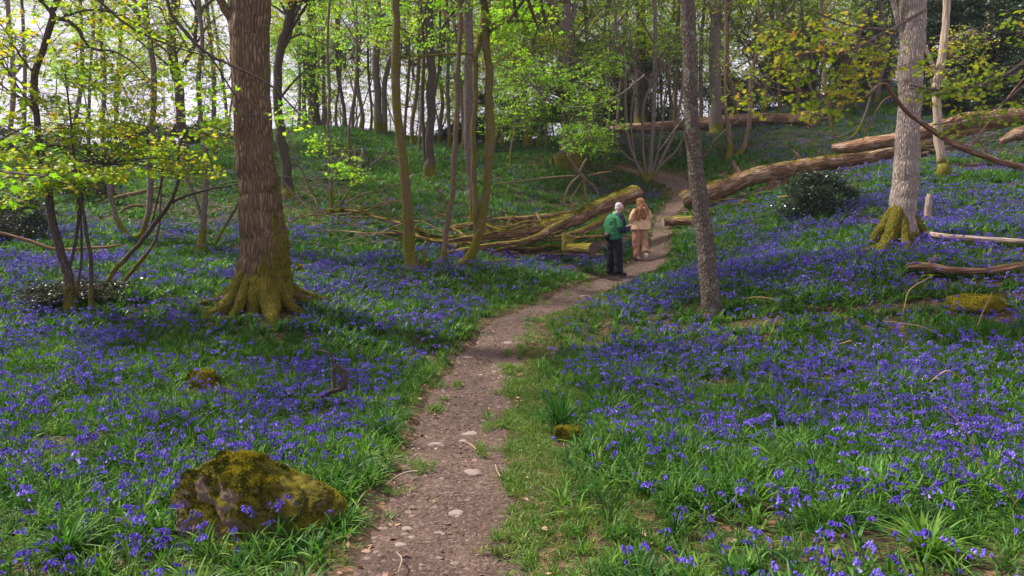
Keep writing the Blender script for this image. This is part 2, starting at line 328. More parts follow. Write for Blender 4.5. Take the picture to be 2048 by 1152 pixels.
# ------------------------------------------------------------------ path line and ground
PATHPX = [(870,1152,185),(890,1060,150),(903,980,130),(918,900,103),(926,850,95),(938,800,87),(968,740,68),(985,700,60),(1015,660,50),(1055,630,46),
 (1105,610,44),(1150,590,42),(1205,570,42),(1258,550,45),(1290,530,40),(1311,500,27),(1319,470,19),(1327,440,18),(1350,410,20),(1365,380,20),(1345,361,22),(1292,346,20),(1245,336,14)]
pc = [(0-.35, -5, .55), (-.36, 1.2, .5)]
for x, y, w in PATHPX:
    h = hit(x, y); pc.append((h[0], h[1], w*h[1]/F*(1.1 if y > 640 else 1.)))
pc = np.array(pc); PL = spline(pc, 400)
def pathdist(x, y):
    """signed side distance beyond the path edge, and side (+1 right)"""
    x = np.asarray(x, float); y = np.asarray(y, float); out = np.empty(len(x)); sd_ = np.empty(len(x)); ix = np.empty(len(x), int)
    for i in range(0, len(x), 20000):
        d2 = (x[i:i+20000, None]-PL[None, :, 0])**2+(y[i:i+20000, None]-PL[None, :, 1])**2
        k = d2.argmin(1); out[i:i+20000] = np.sqrt(d2[np.arange(len(k)), k])-PL[k, 2]; ix[i:i+20000] = k
    k2 = np.clip(ix, 0, 398); tx = PL[k2+1, 0]-PL[k2, 0]; ty = PL[k2+1, 1]-PL[k2, 1]
    sd_ = np.sign((x-PL[ix, 0])*ty-(y-PL[ix, 1])*tx)
    return out, sd_
def grid(ys, xs, zf, name, mat, kind='structure'):
    X, Y = np.meshgrid(xs, ys); Z = zf(X.ravel(), Y.ravel()); nx, ny = len(xs), len(ys); i = np.arange(nx*ny).reshape(ny, nx)
    mb = MB(); mb.add(np.c_[X.ravel(), Y.ravel(), Z], np.stack([i[:-1, :-1], i[:-1, 1:], i[1:, 1:], i[1:, :-1]], -1).reshape(-1, 4))
    o = mb.build(name, mat); o['kind'] = kind; return o
def gz(x, y):
    d, s = pathdist(x, y); return T(x, y)-.07*np.clip(-d/.12, 0, 1)
ys = np.concatenate([np.arange(-6, 22, .14), np.arange(22, 50, .4), np.arange(50, 121, 2.5)])
xs = np.concatenate([-np.arange(16, 101, 2.5)[::-1], np.arange(-15.8, 15.9, .14), np.arange(16, 101, 2.5)])
grid(ys, xs, gz, 'ground', M['soil'])
mb = MB(); n = 700; P3 = spline(pc, n); tg = norm(np.gradient(P3[:, :2], axis=0)); nr = np.c_[tg[:, 1], -tg[:, 0]]; q = np.linspace(-1.45, 1.45, 41)
rag = 1+.16*vnoise(np.c_[np.arange(n)*.09, np.zeros(n), np.zeros(n)]); rag2 = 1+.16*vnoise(np.c_[np.arange(n)*.09, np.zeros(n)+9, np.zeros(n)])
wq = np.where(q[None, :] < 0, rag[:, None], rag2[:, None])*q[None, :]*P3[:, 2:3]
X = P3[:, 0:1]+nr[:, 0:1]*wq; Y = P3[:, 1:2]+nr[:, 1:2]*wq
Z = T(X.ravel(), Y.ravel()).reshape(X.shape)-.025+.0-.035*np.clip((np.abs(q)-.8)/.4, 0, 2)[None, :]**1.5-.015*(1-np.clip(np.abs(q), 0, 1))[None, :]
Z += .008*fbm(np.c_[X.ravel()*9, Y.ravel()*9, X.ravel()*0], 3).reshape(X.shape)
i = np.arange(n*41).reshape(n, 41)
mb.add(np.c_[X.ravel(), Y.ravel(), Z.ravel()], np.stack([i[:-1, :-1], i[:-1, 1:], i[1:, 1:], i[1:, :-1]], -1).reshape(-1, 4))
mb.build('path', M['path'])['kind'] = 'structure'

def moss_pile(o, parent, count, size, wmin=.5, z1=99, seed=3, upmin=None, freq=5.):
    rng = np.random.default_rng(seed); me = o.data; n = len(me.vertices); co = np.empty(n*3, np.float32); me.vertices.foreach_get('co', co); co = co.reshape(-1, 3).astype(float); nr = np.empty(n*3, np.float32); me.vertices.foreach_get('normal', nr); nr = nr.reshape(-1, 3).astype(float)
    pat = fbm(co*freq+seed, 3)*.45
    if upmin is None: mo = np.empty(n, np.float32); me.attributes['moss'].data.foreach_get('value', mo); w = mo+pat-wmin
    else: w = nr[:, 2]*.7+pat-upmin
    ok = np.where((w > 0) & (co[:, 2] < z1))[0]
    if len(ok) < 10: return
    k = rng.choice(ok, count); C = co[k]+rng.normal(0, size*1.1, (count, 3)); C -= nr[k]*((C-co[k])*nr[k]).sum(1, keepdims=True); C -= nr[k]*size*.25
    mb = MB(); leaves(mb, C, nr[k]+rng.normal(0, .55, (count, 3))+np.array([0, 0, .25]), rng.normal(size=(count, 3)), size*rng.uniform(.5, 1.4, count), np.clip(.45+1.1*fbm(co[k]*14, 2)+rng.normal(0, .2, count), 0, 1), QUAD)
    mb.v = [v for v in mb.v]; c = mb.build('moss', M['moss_pile'], o); return c
# ------------------------------------------------------------------ trees
def px_world(pts, Y, dY=0.):
    n = len(pts); return [at(p[0], p[1], Y+dY*i/max(1, n-1)) for i, p in enumerate(pts)]
def limb(mb, P, R, rng, sides=6, moss=None, n=None, disp=.12, radf=None):
    n = n or max(6, int(len(P)*5)); PR = spline(np.c_[P, R], n); kk_ = max(4, min(n, int(len(P)*3))); w = spline(rng.normal(0, 1, (kk_, 3)), n)*PR[:, 3:4]*(.12 if n < 100 else .03); w[0] = 0
    tube(mb, PR[:, :3]+w, np.maximum(PR[:, 3], .003), sides, moss, disp, 6/np.mean(R)**.5*.3, radf=radf, seed=rng.integers(50))
    return PR
def spray(tm, cm, rng, attach, c, rad, ntw, lpt, lsize, shape=QUAD, tint=(0, 1), tl=(.35, .8), flat=.45, link=.25, tr=.004):
    """leafy twigs filling an ellipsoid; attach (k,3) are points branches may spring from"""
    e = norm(rng.normal(size=(ntw, 3)))*rng.random((ntw, 1))**.45*np.array(rad)+c
    a = attach[np.argmin(((attach[None]-e[:, None])**2).sum(-1), 1)] if len(attach) else np.repeat(c[None], ntw, 0)
    out = norm(e-a)*.6+norm(rng.normal(size=(ntw, 3))*np.array([1, 1, .35])); out = norm(out*np.array([1, 1, .55]))
    ln = rng.uniform(tl[0], tl[1], (ntw, 1)); s = e-out*ln*.5; f = e+out*ln*.5; f[:, 2] -= ln[:, 0]*rng.uniform(0, .18, ntw)
    m = (s+f)/2; m[:, 2] += ln[:, 0]*.06; P = np.stack([s, m, f], 1)
    tubes(tm, P, np.stack([np.full(ntw, tr), np.full(ntw, tr*.7), np.full(ntw, tr*.3)], 1))
    if link > 0 and len(attach):
        k = rng.random(ntw) < link; A = a[k]; B = s[k]; nl = len(A)
        if nl:
            ts = np.linspace(0, 1, 6)[None, :, None]; PP = A[:, None]*(1-ts)+B[:, None]*ts; d = np.linalg.norm(B-A, axis=1)[:, None, None]
            PP = PP+np.sin(ts*math.pi)*np.array([0, 0, 1.])*d*.12+rng.normal(size=PP.shape)*d*.035*np.sin(ts*math.pi)
            r0 = tr*1.3+.006*np.minimum(d[:, 0, 0], 3); tubes(tm, PP, r0[:, None]*np.linspace(1, .35, 6)[None]*rng.uniform(.6, 1.2, (nl, 1)), 4)
    u = rng.uniform(.1, 1, (ntw, lpt)); C = (s[:, None]*(1-u)[..., None]+f[:, None]*u[..., None]).reshape(-1, 3)
    nL = len(C); C = C+rng.normal(0, 1, (nL, 3))*lsize*.45*np.array([1, 1, .5])
    D = np.repeat(out, lpt, 0)*.6+rng.normal(size=(nL, 3))*np.array([1, 1, .3]); D[:, 2] -= .25
    Nn = np.array([0, 0, 1.])+rng.normal(size=(nL, 3))*flat
    leaves(cm, C, D, Nn, lsize*rng.uniform(.6, 1.25, nL), np.clip(np.repeat(rng.uniform(tint[0], tint[1], ntw), lpt)+rng.normal(0, .16, nL), 0, 1), shape)
def ctop(P, R, top, rng):
    """continue a traced trunk upward to height `top`"""
    P = [np.array(p) for p in P]; R = list(R); d = P[-1]-P[-2]; d = d/np.linalg.norm(d); d[2] = max(d[2], .8); z = P[-1][2]; k = 0
    while z < top:
        d = d*.8+np.array([rng.normal(0, .1), rng.normal(0, .1), .3]); d /= np.linalg.norm(d); step = 1.2
        P.append(P[-1]+d*step); R.append(max(.02, R[-1]*(.9 if k else .97))); z = P[-1][2]; k += 1
    return P, R
TREES = []; LOGP = []
def tree(label, base, pts, cat='tree', name='tree', bark='bark_grey', leaf='leaf_green', moss=.1, mossh=.6, H=13., lowcrown=5.5, crown=1., spread=2.6, limbs=(), clouds=(), Y=None, sides=12,
         lsize=.07, shape=QUAD, group=None, seed=None, mside=0., roots=None, n=None, radf=None, tint=(0, 1), stems=(), hero=False, disp=.1, mossmin=0., rootpx=(), pile=None):
    rng = np.random.default_rng(seed if seed is not None else int(base[0]*7+base[1])); b = hit(*base) if Y is None else None
    if Y is None: Y = b[1]
    else: x = at(base[0], base[1], Y)[0]; b = np.array([x, Y, T1(x, Y)])
    root = thing(name, b, label, cat, group); tm = MB(); cm = MB(); k = Y/F/2; att = []
    def mossf(V, D, L_):
        h = V[:, 2]-T(V[:, 0], V[:, 1]) if hero else V[:, 2]-b[2]
        return np.maximum(moss+(1.25 if hero else .95)*np.exp(-(np.maximum(h, 0)/(mossh*1.2))**1.4)*(1 if mossh > .01 else 0)+mside*np.clip(D[:, 0], -1, 1), mossmin)
    P = [at(p[0], p[1], Y) for p in pts]; R = [p[2]*k for p in pts]
    P = [P[0]+np.array([0, 0, -.8 if hero else -.35])]+P; R = [R[0]*1.0]+R
    rb = P[0][2]
    top = b[2]+H
    if P[-1][2] < top: P, R = ctop(P, R, top, rng)
    nn = n or max(30, len(P)*6)
    def rf(th, L_, D):
        h = L_-(.8 if hero else .35); q = 1+(0 if hero else .15)*np.exp(-np.maximum(h, 0)/(.9*max(R[1], .05)))
        if roots:
            rho = R[1]*1.7; h = h-(T(b[0]+D[..., 0].ravel()*rho, b[1]+D[..., 1].ravel()*rho).reshape(h.shape)-b[2])
            for a, amp, wd, hh in roots:
                dd = np.abs((th-a+math.pi) % (2*math.pi)-math.pi); q = q+amp*np.exp(-(dd/(wd*(1+.9*np.clip(h/.5, 0, 1))))**2)*np.exp(-np.clip(h+.05, 0, 9)/hh)
        if radf is not None: q = q*radf(th, L_, D)
        return q
    PR = limb(tm, np.array(P), np.array(R), rng, sides, mossf, nn, disp, rf); att.append(PR[nn//5:, :3])
    for (ex, ey, r0, r1) in rootpx:
        e = hit(ex, ey); dv = e[:2]-b[:2]; dl = np.linalg.norm(dv); dn = dv/dl; RB = R[1]; sd3 = np.array([-dn[1], dn[0]]); bend = rng.normal(0, .1)*dl; kp = []
        for t_, hh in ((RB*.25, .75), (RB*.75, .42), (RB*1.15, .2), (RB*1.15+(dl-RB*1.15)*.45, .07), (dl*.97, .03), (dl*1.15, -.1)):
            xy = b[:2]+dn*t_+sd3*bend*math.sin(min(1, t_/dl)*math.pi); kp.append((xy[0], xy[1], T1(*xy)+hh))
        RR_ = np.array([r0*.8, r0, r0*.9, r0*.65, r1, r1*.6]); q = spline(np.c_[np.array(kp), RR_], 70)
        tube(tm, q[:, :3], q[:, 3], 26, lambda V, D, L_: .75+.3*D[:, 2], .22, 7, seed=int(ex)); LOGP.append(q[8:48:3]*np.array([1, 1, 1, .6]))
    for st in list(stems)+list(limbs):
        dy = 0.
        if isinstance(st, dict): dy = st.get('dy', 0.); st = st['p']
        Q = px_world(st, Y, dy); RR = [p[2]*k for p in st]
        if st in stems if isinstance(stems, list) else False:
            Q = [Q[0]+np.array([0, 0, -.15])]+Q; RR = [RR[0]]+RR
        if Q[-1][2]-b[2] > 3. and st[-1][1] <= 5: Q, RR = ctop(Q, RR, Q[-1][2]+2.5, rng)
        q = limb(tm, np.array(Q), np.array(RR), rng, max(6, sides//2), mossf if mossh > .01 else moss, None, disp*.8); att.append(q[:, :3])
    A = np.concatenate(att)
    for c in clouds:
        px, py, rx, ry, ntw, lpt = c[:6]; dy = c[6] if len(c) > 6 else 0.; cc = at(px, py, Y+dy); kk = (Y+dy)/F
        spray(tm, cm, rng, A, cc, (rx*kk, max(rx*kk*.8, .5), ry*kk), int(ntw*(1.9 if Y > 15 else 1.35)), lpt, lsize*(1.2 if Y > 20 else 1), shape, tint, link=.3, flat=.6)
    if crown > 0:
        up = A[A[:, 2] > b[2]+lowcrown]
        nb = int(24*crown)
        if len(up):
            for j in range(nb):
                s = up[rng.integers(len(up))]; an = rng.uniform(0, 2*math.pi); ln = spread*rng.uniform(.5, 1.15); hfrac = (s[2]-b[2])/H
                e = s+np.array([math.cos(an)*ln, math.sin(an)*ln, ln*rng.uniform(.1, .8)]); m = (s+e)/2+np.array([0, 0, .15*ln])+rng.normal(0, .12, 3)
                q = spline([s, m, e], 8); tube(tm, q, np.linspace(.045, .01, 8)*(.6+.5*min(1, R[1]/.2)), 5, moss*.6)
                spray(tm, cm, rng, q[3:], e, (ln*.6, ln*.6, ln*.4), 26, 11, lsize*1.25, QUAD, tint, link=.45)
    tr = tm.build('trunk', M[bark], root, b)
    if pile: moss_pile(tr, root, pile[0], pile[1], .55, pile[2])
    cr = cm.build('crown', M[leaf], root, b)
    TREES.append(root); return root

def bark_ridge(th, L_, f, g):
    p = np.stack([np.cos(th)*f, np.sin(th)*f, L_*g], -1).reshape(-1, 3); n = 1-2*np.abs(vnoise(p+.35*fbm(p*.7, 2)[:, None]))
    return (n*.7+.3*vnoise(p*2.3)).reshape(th.shape)
# big oak-like tree left of the path
def bigf(th, L_, D):
    return .86*(1+.04*np.sin(th*4+L_*.7))*(1+.055*bark_ridge(th, L_, 9, 3.5))
tree('huge rough brown trunk with mossy spreading roots, left of the path', (525,612),
     [(524,612,112),(525,580,108),(530,545,100),(530,510,97),(527,470,93),(525,430,90),(518,380,83),(513,330,79),(506,250,78),(501,170,80),(500,80,84),(502,0,88)], 'tree', 'broadleaf_tree', 'bark_big', 'leaf_sycamore',
     moss=.0, mossh=.56, H=13, lowcrown=6.5, crown=1.2, spread=4, sides=230, n=330, hero=True, mside=.42, disp=.05,
     limbs=[[(478,75,20),(458,30,18),(440,0,16),(415,-60,15)]], pile=(26000, .016, 2.2), rootpx=[(408,641,.13,.05),(398,612,.1,.04),(462,637,.09,.04),(548,650,.17,.08),(608,634,.1,.04),(675,607,.13,.045)], roots=[(math.radians(a), am, wd, hh) for a, am, wd, hh in
      ((85, .5, .22, .35), (115, .5, .2, .35), (148, .4, .18, .35), (186, .6, .22, .5), (222, .4, .2, .35), (262, .6, .2, .35), (320, .6, .3, .25), (30, .6, .25, .25))], radf=bigf)
# pale tree on the right
def palef(th, L_, D):
    burl = .12*np.exp(-((L_-3.55)/.13)**2)*np.exp(-((th-math.pi)/1.)**2)
    return .82*(1+burl)*(1+.05*bark_ridge(th, L_, 9, 5))
tree('pale grey-white ridged trunk with dark mossy foot, right foreground', (1800,492),
     [(1800,492,72),(1803,470,62),(1805,433,56),(1808,393,55),(1813,330,53),(1815,274,51),(1821,188,51),(1820,144,56),(1824,100,53),(1827,50,55),(1827,0,55)], 'tree', 'broadleaf_tree', 'bark_pale', 'leaf_sycamore',
     moss=-.1, mossh=.3, H=12, mside=-.12, lowcrown=5, crown=1., spread=3.2, sides=140, n=240, hero=True, disp=.06, limbs=[[(1806,70,9),(1795,40,9),(1787,0,10)]],
     pile=(12000, .016, 1.), rootpx=[(1712,512,.13,.06),(1756,518,.11,.05),(1740,498,.12,.05),(1850,486,.08,.04),(1812,508,.08,.04)], roots=[(math.radians(a), am, wd, hh) for a, am, wd, hh in ((105, .8, .4, .36), (150, .6, .35, .32), (190, .4, .4, .25), (255, .5, .4, .25), (20, .5, .5, .2))], radf=palef)
tree('grey-brown trunk leaning left beside the path, right of the walkers', (1423,636),
     [(1423,634,38),(1420,586,36),(1415,518,34),(1408,450,32),(1399,393,31),(1392,342,30),(1386,274,29),(1382,205,28),(1380,137,28),(1377,68,27),(1375,0,27)], 'tree', 'ash_tree', 'bark_ash', 'leaf_sycamore',
     moss=.02, mossh=.12, H=10, lowcrown=5, crown=.7, spread=2.2, sides=60, n=200, disp=.14, seed=4,
     limbs=[[(1376,230,6),(1350,260,5),(1320,300,3)], [(1395,330,5),(1440,270,3),(1480,240,2)], [(1383,180,5),(1340,150,4),(1300,90,2)]])
# mossy slim trees left of the path
tree('slim mossy trunk, leftmost of three rising from one bluebell patch', (825,541),
     [(825,541,26),(820,520,21),(815,467,19),(813,398,19),(808,340,20),(798,256,18),(793,205,17),(791,142,17),(793,51,16),(791,0,17)], 'tree', 'mossy_tree', 'bark_mossy', 'leaf_green', moss=.52, mossh=.3, H=12,
     lowcrown=6, crown=.6, spread=2, sides=16, disp=.2, stems=[[(832,538,12),(826,500,11),(824,440,9),(817,390,8)]], limbs=[[(838,560,9),(850,535,7),(846,505,6),(842,500,6)]])
tree('thin wavy brown stem with a snapped side stub, between two mossy trunks', (883,533),
     [(883,532,15),(889,501,12),(892,467,11),(899,419,11),(907,375,10),(907,325,11),(912,267,11),(914,205,10),(916,137,10),(921,51,9),(919,0,9)], 'tree', 'sapling', 'bark_mossy', 'leaf_green', moss=.18, mossh=.3, H=9,
     lowcrown=5, crown=.4, spread=1.6, sides=12, disp=.15, limbs=[[(895,417,7),(884,392,6),(875,380,5),(869,372,3)]])
tree('forked mossy trunk curving at its foot, nearest the fallen tree', (924,536),
     [(924,536,26),(938,518,20),(957,467,18),(967,415,17),(974,370,16),(977,325,17),(981,256,17),(977,205,16),(979,147,17),(974,103,16),(969,51,17),(969,0,14)], 'tree', 'mossy_tree', 'bark_mossy', 'leaf_green', moss=.52, mossh=.3, H=10,
     lowcrown=5, crown=.5, spread=2, sides=16, disp=.2,
     stems=[[(952,478,12),(950,393,12),(948,342,11),(947,290,11),(948,239,11),(952,205,10),(950,154,11),(951,118,11),(960,79,12),(966,44,12),(968,20,9)]],
     limbs=[[(952,110,6),(926,107,5),(870,110,4),(800,114,2)], [(975,70,5),(1000,50,4),(1040,42,3),(1100,46,2)]],
     clouds=[(1010,60,60,30,30,6),(1060,130,60,40,20,6,1.5)])
tree('straight grey-brown trunk standing behind the forked mossy tree', (948,452),
     [(948,450,22),(946,400,20),(944,359,19),(938,290,19),(936,205,18),(938,103,18),(936,0,18)], 'tree', 'broadleaf_tree', 'bark_grey', 'leaf_green', moss=.15, H=13, lowcrown=6, crown=1., sides=16)
# left foreground multi-stem group
tree('dark crooked tree at the left with bare forking top branches', (138,612),
     [(140,610,22),(137,552,18),(130,532,17),(116,484,16),(102,426,15),(96,374,14),(79,294,13),(74,239,12),(68,191,13),(70,147,13),(82,113,12),(95,70,12),(106,34,12),(103,20,11),(113,0,11)], 'tree', 'sycamore', 'bark_dark', 'leaf_sycamore',
     moss=.12, mossh=.35, H=9, lowcrown=4.3, crown=.5, sides=14, shape=MAPLE, lsize=.07, tint=(.1, .85), Y=10.2,
     stems=[[(132,608,10),(134,552,8),(147,501,7),(157,433,7),(154,381,6),(148,308,5),(140,230,4),(130,150,3)], [(182,600,9),(181,521,8),(176,484,7),(170,450,7),(162,380,5),(160,330,4)], [(150,606,6),(161,540,5),(163,480,5),(160,420,4)]],
     limbs=[[(105,34,9),(140,44,8),(158,62,7),(170,85,6),(190,98,5),(230,104,4),(267,126,3),(300,160,2)], [(106,30,8),(90,10,7),(70,-20,6)], [(70,150,5),(40,110,4),(10,60,3)], [(72,230,5),(40,180,4),(0,120,3)],
            [(79,300,5),(110,290,4),(150,300,3),(215,330,2)], [(68,200,5),(30,190,4),(-20,150,3)], [(116,40,6),(170,20,5),(240,30,4),(330,80,3),(420,110,2)]],
     clouds=[(40,90,70,80,40,7),(70,210,80,50,40,7),(190,140,90,60,44,7),(60,300,80,40,44,8),(140,350,110,35,60,8,-.8),(230,270,90,50,46,8),(240,330,80,35,36,8,.6),(30,370,50,40,22,7,-1),(300,200,60,50,26,7),(130,260,60,40,26,7),(200,30,110,40,34,7),(380,330,60,40,26,7,1.)])
tree('thin dark stem leaning far right, arching towards the huge trunk', (205,592),
     [(202,590,12),(219,556,10),(236,532,10),(274,494,9),(308,450,9),(342,404,7),(359,350,5),(357,300,4),(372,265,3),(395,250,2)], 'tree', 'leaning_sapling', 'bark_dark', 'leaf_sycamore', moss=.1, H=1.0, crown=0, sides=8,
     limbs=[[(338,408,6),(370,393,5),(410,381,4),(475,369,2)], [(300,460,4),(330,330,3),(322,290,2)]], clouds=[(400,255,50,35,20,6),(330,310,40,25,16,6)], shape=MAPLE, lsize=.075)
tree('pale thin stem sloping right behind the leaning dark stem', (212,586),
     [(212,586,10),(239,569,9),(270,535,8),(298,501,7),(315,467,6),(320,430,5),(322,380,5),(323,330,4),(322,290,3)], 'tree', 'leaning_sapling', 'bark_grey', 'leaf_sycamore', moss=.1, H=1.0, crown=0, sides=8, clouds=[(325,290,40,25,16,6)], lsize=.07, shape=MAPLE)
tree('tree with two stems parting in a V from a mossy foot', (262,482),
     [(258,481,17),(246,460,12),(236,440,11),(226,415,10),(219,364,10),(208,300,9),(205,240,8),(210,150,8),(200,60,7),(205,0,7)], 'tree', 'forked_tree', 'bark_grey', 'leaf_sycamore', moss=.2, mossh=.4, H=11, lowcrown=5.5, crown=.6, sides=10,
     stems=[[(268,482,14),(284,465,11),(292,440,10),(297,415,11),(301,364,11),(298,330,11),(304,301,11),(306,239,11),(308,154,11),(301,85,10),(290,0,10)]], clouds=[(250,200,80,60,60,8),(180,90,80,60,60,8),(320,60,70,50,50,8)], tint=(.1, .8))
tree('upright slender tree with mossy foot beside the twig heap', (405,502),
     [(403,500,20),(405,467,13),(409,415,11),(412,364,11),(410,300,10),(402,240,9),(398,160,9),(404,80,8),(398,0,8)], 'tree', 'slender_tree', 'bark_grey', 'leaf_sycamore', moss=.2, mossh=.4, H=10, lowcrown=5, crown=.6, sides=10,
     limbs=[[(404,440,7),(392,400,6),(380,370,6),(365,345,5),(330,310,4),(300,280,3)]], clouds=[(400,140,60,70,50,8),(440,270,40,40,20,7)])
tree('dark inclined stick-like sapling against the left of the huge trunk', (425,500), [(425,502,6),(440,470,5),(458,440,5),(478,405,4),(482,395,3)], 'tree', 'leaning_sapling', 'bark_dark', 'leaf_green', H=.8, crown=0, sides=6)
tree('stout dark bending trunk with a raised right limb, left background', (372,345),
     [(372,345,22),(368,300,19),(363,250,18),(359,212,18),(356,164,18),(345,120,18),(342,62,17),(352,0,17)], 'tree', 'broadleaf_tree', 'bark_dark', 'leaf_sycamore', moss=.12, H=15, lowcrown=4, crown=1.5, spread=3.4, sides=12,
     limbs=[[(350,140,9),(369,127,9),(388,90,8),(393,40,8),(394,0,7)], [(343,90,8),(300,60,6),(260,10,5)]], clouds=[(300,100,90,80,80,9),(430,60,50,60,50,9)])
tree('dark trunk right behind the huge trunk, bent to the right at its top', (580,398),
     [(580,398,28),(575,360,22),(567,300,20),(558,250,19),(555,190,18),(558,120,17),(572,60,17),(584,0,17)], 'tree', 'broadleaf_tree', 'bark_dark', 'leaf_green', moss=.1, mossh=.3, H=13, lowcrown=5, crown=1., sides=14,
     limbs=[[(560,110,7),(580,70,6),(588,20,6),(592,0,6)], [(557,200,5),(600,150,4),(650,110,3)]], clouds=[(610,160,50,60,34,8),(590,240,40,40,20,8)])
tree('slim straight stem on the slope between huge trunk and mossy trio', (661,424), [(661,424,9),(663,400,8),(660,330,7),(657,260,6),(659,180,6),(655,100,5),(660,0,5)], 'tree', 'sapling', 'bark_grey', 'leaf_green', moss=.15, H=9, crown=.5, sides=8, lowcrown=5,
     limbs=[[(658,420,6),(640,419,5),(622,380,5),(598,330,4),(575,280,3)], [(664,425,5),(690,395,4),(720,350,4),(775,305,3),(800,280,2)]], clouds=[(700,340,40,30,22,7,-3),(640,290,30,30,16,7)], shape=MAPLE)
# ridge and middle background
tree('twin-stemmed dark tree on the ridge above the huge trunk', (628,256), [(628,256,26),(626,200,21),(622,140,20),(624,70,20),(622,0,19)], 'tree', 'broadleaf_tree', 'bark_dark', 'leaf_green', moss=.05, H=16, lowcrown=5, crown=1.7, spread=4, sides=10,
     stems=[[(611,256,10),(608,200,8),(610,140,8),(600,60,7),(590,0,7)]], clouds=[(620,120,60,60,70,9)])
tree('pair of grey trunks on the ridge crest with white sky behind', (757,268), [(756,268,18),(755,200,15),(752,100,15),(757,0,14)], 'tree', 'broadleaf_tree', 'bark_grey', 'leaf_green', moss=.1, H=15, lowcrown=4, crown=1.3, spread=3.4, sides=10,
     stems=[[(770,270,13),(769,220,10),(770,160,10),(790,90,8),(800,0,7)]])
tree('black-brown trunk with slim grey stems around its foot, mid slope', (860,358), [(860,357,26),(859,320,18),(858,290,17),(861,239,17),(864,154,17),(861,103,17),(858,0,16)], 'tree', 'broadleaf_tree', 'bark_dark', 'leaf_green', moss=.08, mossh=.4, H=14, lowcrown=4.5, crown=1.2, spread=3, sides=12,
     stems=[[(852,350,9),(850,320,8),(847,256,9),(844,205,8),(847,103,8),(841,0,7)], [(868,345,7),(868,325,7),(862,280,5),(866,220,5),(878,130,5),(880,0,4)]])
tree('slender pale stem, first right of the black-brown mid-slope trunk', (878,292), [(878,292,9),(882,240,8),(885,205,7),(880,140,7),(890,60,6),(885,0,5)], 'tree', 'sapling', 'bark_grey', 'leaf_green', moss=.1, H=11, crown=.7, lowcrown=4, sides=8)
tree('slender brown stem with mossy foot, second right of the black-brown trunk', (899,296), [(899,296,9),(898,250,7),(895,170,7),(897,80,6),(893,0,6)], 'tree', 'sapling', 'bark_grey', 'leaf_green', moss=.2, H=11, crown=.7, lowcrown=4, sides=8)
tree('large grey-brown tree forking in three high up, with mossy flared roots, centre background', (1136,330), [(1136,330,52),(1139,305,40),(1140,290,34),(1138,240,31),(1137,205,30),(1133,137,28),(1131,80,27),(1131,51,28),(1133,20,17),(1134,0,16)], 'tree', 'broadleaf_tree', 'bark_grey', 'leaf_green',
     moss=.02, mossh=.5, H=17, lowcrown=7, crown=1.6, spread=4, sides=30, n=90, disp=.12, limbs=[[(1128,55,15),(1121,38,14),(1108,14,13),(1098,0,12)], [(1137,60,12),(1146,30,9),(1155,0,8)], [(1128,90,6),(1110,60,5),(1080,50,4),(1040,30,3)], [(1136,95,7),(1160,70,5),(1190,30,4)]],
     roots=[(math.radians(a), .4, .3, .5) for a in (100, 140, 185, 225, 265, 0)],
     clouds=[(1060,90,80,40,110,9),(1030,170,70,50,110,9,-2),(1010,240,60,40,80,9,-3),(1090,230,60,50,90,9,-2),(1200,130,60,40,80,9,-2),(1180,200,60,40,100,9,-3),(1160,270,50,35,80,9,-4),(1200,290,40,30,50,9,-4),(1100,160,60,40,80,9,-3)])
tree('short stout mossy trunk behind the leafy sprays, centre background', (1056,296), [(1056,296,22),(1055,270,17),(1053,240,15),(1050,210,14),(1048,150,11),(1052,60,10)], 'tree', 'broadleaf_tree', 'bark_mossy', 'leaf_green', moss=.25, H=12, crown=1.2, lowcrown=2.5, sides=10)
tree('ivy-wrapped dark trunk behind the many-stemmed bush', (1280,258), [(1280,258,26),(1281,200,22),(1282,100,20),(1282,0,18)], 'tree', 'ivy_covered_tree', 'bark_dark', 'leaf_ivy', moss=.1, H=15, crown=1.2, lowcrown=5, sides=10,
     clouds=[(1281,200,15,50,90,9),(1281,110,16,50,90,9),(1283,20,20,50,90,9)], tint=(0, .6))
tree('many-stemmed hazel fanning out beside the bend of the path', (1296,362), [(1296,362,14),(1300,342,10),(1304,280,9),(1307,205,9),(1310,100,8),(1311,34,8),(1308,0,7)], 'tree', 'hazel', 'bark_grey', 'leaf_green', moss=.12, mossh=.3, H=9, lowcrown=4, crown=.7, sides=8, lsize=.05,
     stems=[[(1290,360,9),(1282,345,8),(1262,300,7),(1255,270,7),(1251,222,7),(1249,120,6),(1234,68,6),(1228,0,5)], [(1300,360,9),(1312,345,8),(1330,305,7),(1347,267,7),(1358,220,6),(1364,180,6),(1370,100,4)], [(1302,362,8),(1318,335,7),(1345,310,5),(1362,285,4),(1376,240,3)],
            [(1294,360,8),(1288,320,6),(1285,270,6),(1290,200,5),(1325,120,4),(1340,40,3)], [(1292,360,6),(1275,330,5),(1250,310,4),(1235,290,3),(1226,240,2)], [(1298,360,6),(1312,320,5),(1325,250,4),(1330,190,3),(1345,120,2)], [(1290,360,6),(1270,320,5),(1262,240,4),(1270,150,3),(1260,60,2)]],
     clouds=[(1330,100,50,60,30,6),(1240,170,40,60,30,6)])
tree('brown upright trunk just right of the leaning ash, far slope', (1432,266), [(1432,266,28),(1432,220,24),(1430,150,23),(1431,70,22),(1429,0,22)], 'tree', 'broadleaf_tree', 'bark_grey', 'leaf_sycamore', moss=.0, mossh=.5, H=15, lowcrown=5, crown=1.4, spread=3.6, sides=12,
     limbs=[[(1433,80,7),(1450,40,6),(1470,0,5)], [(1428,120,6),(1405,90,5),(1395,40,4)]])
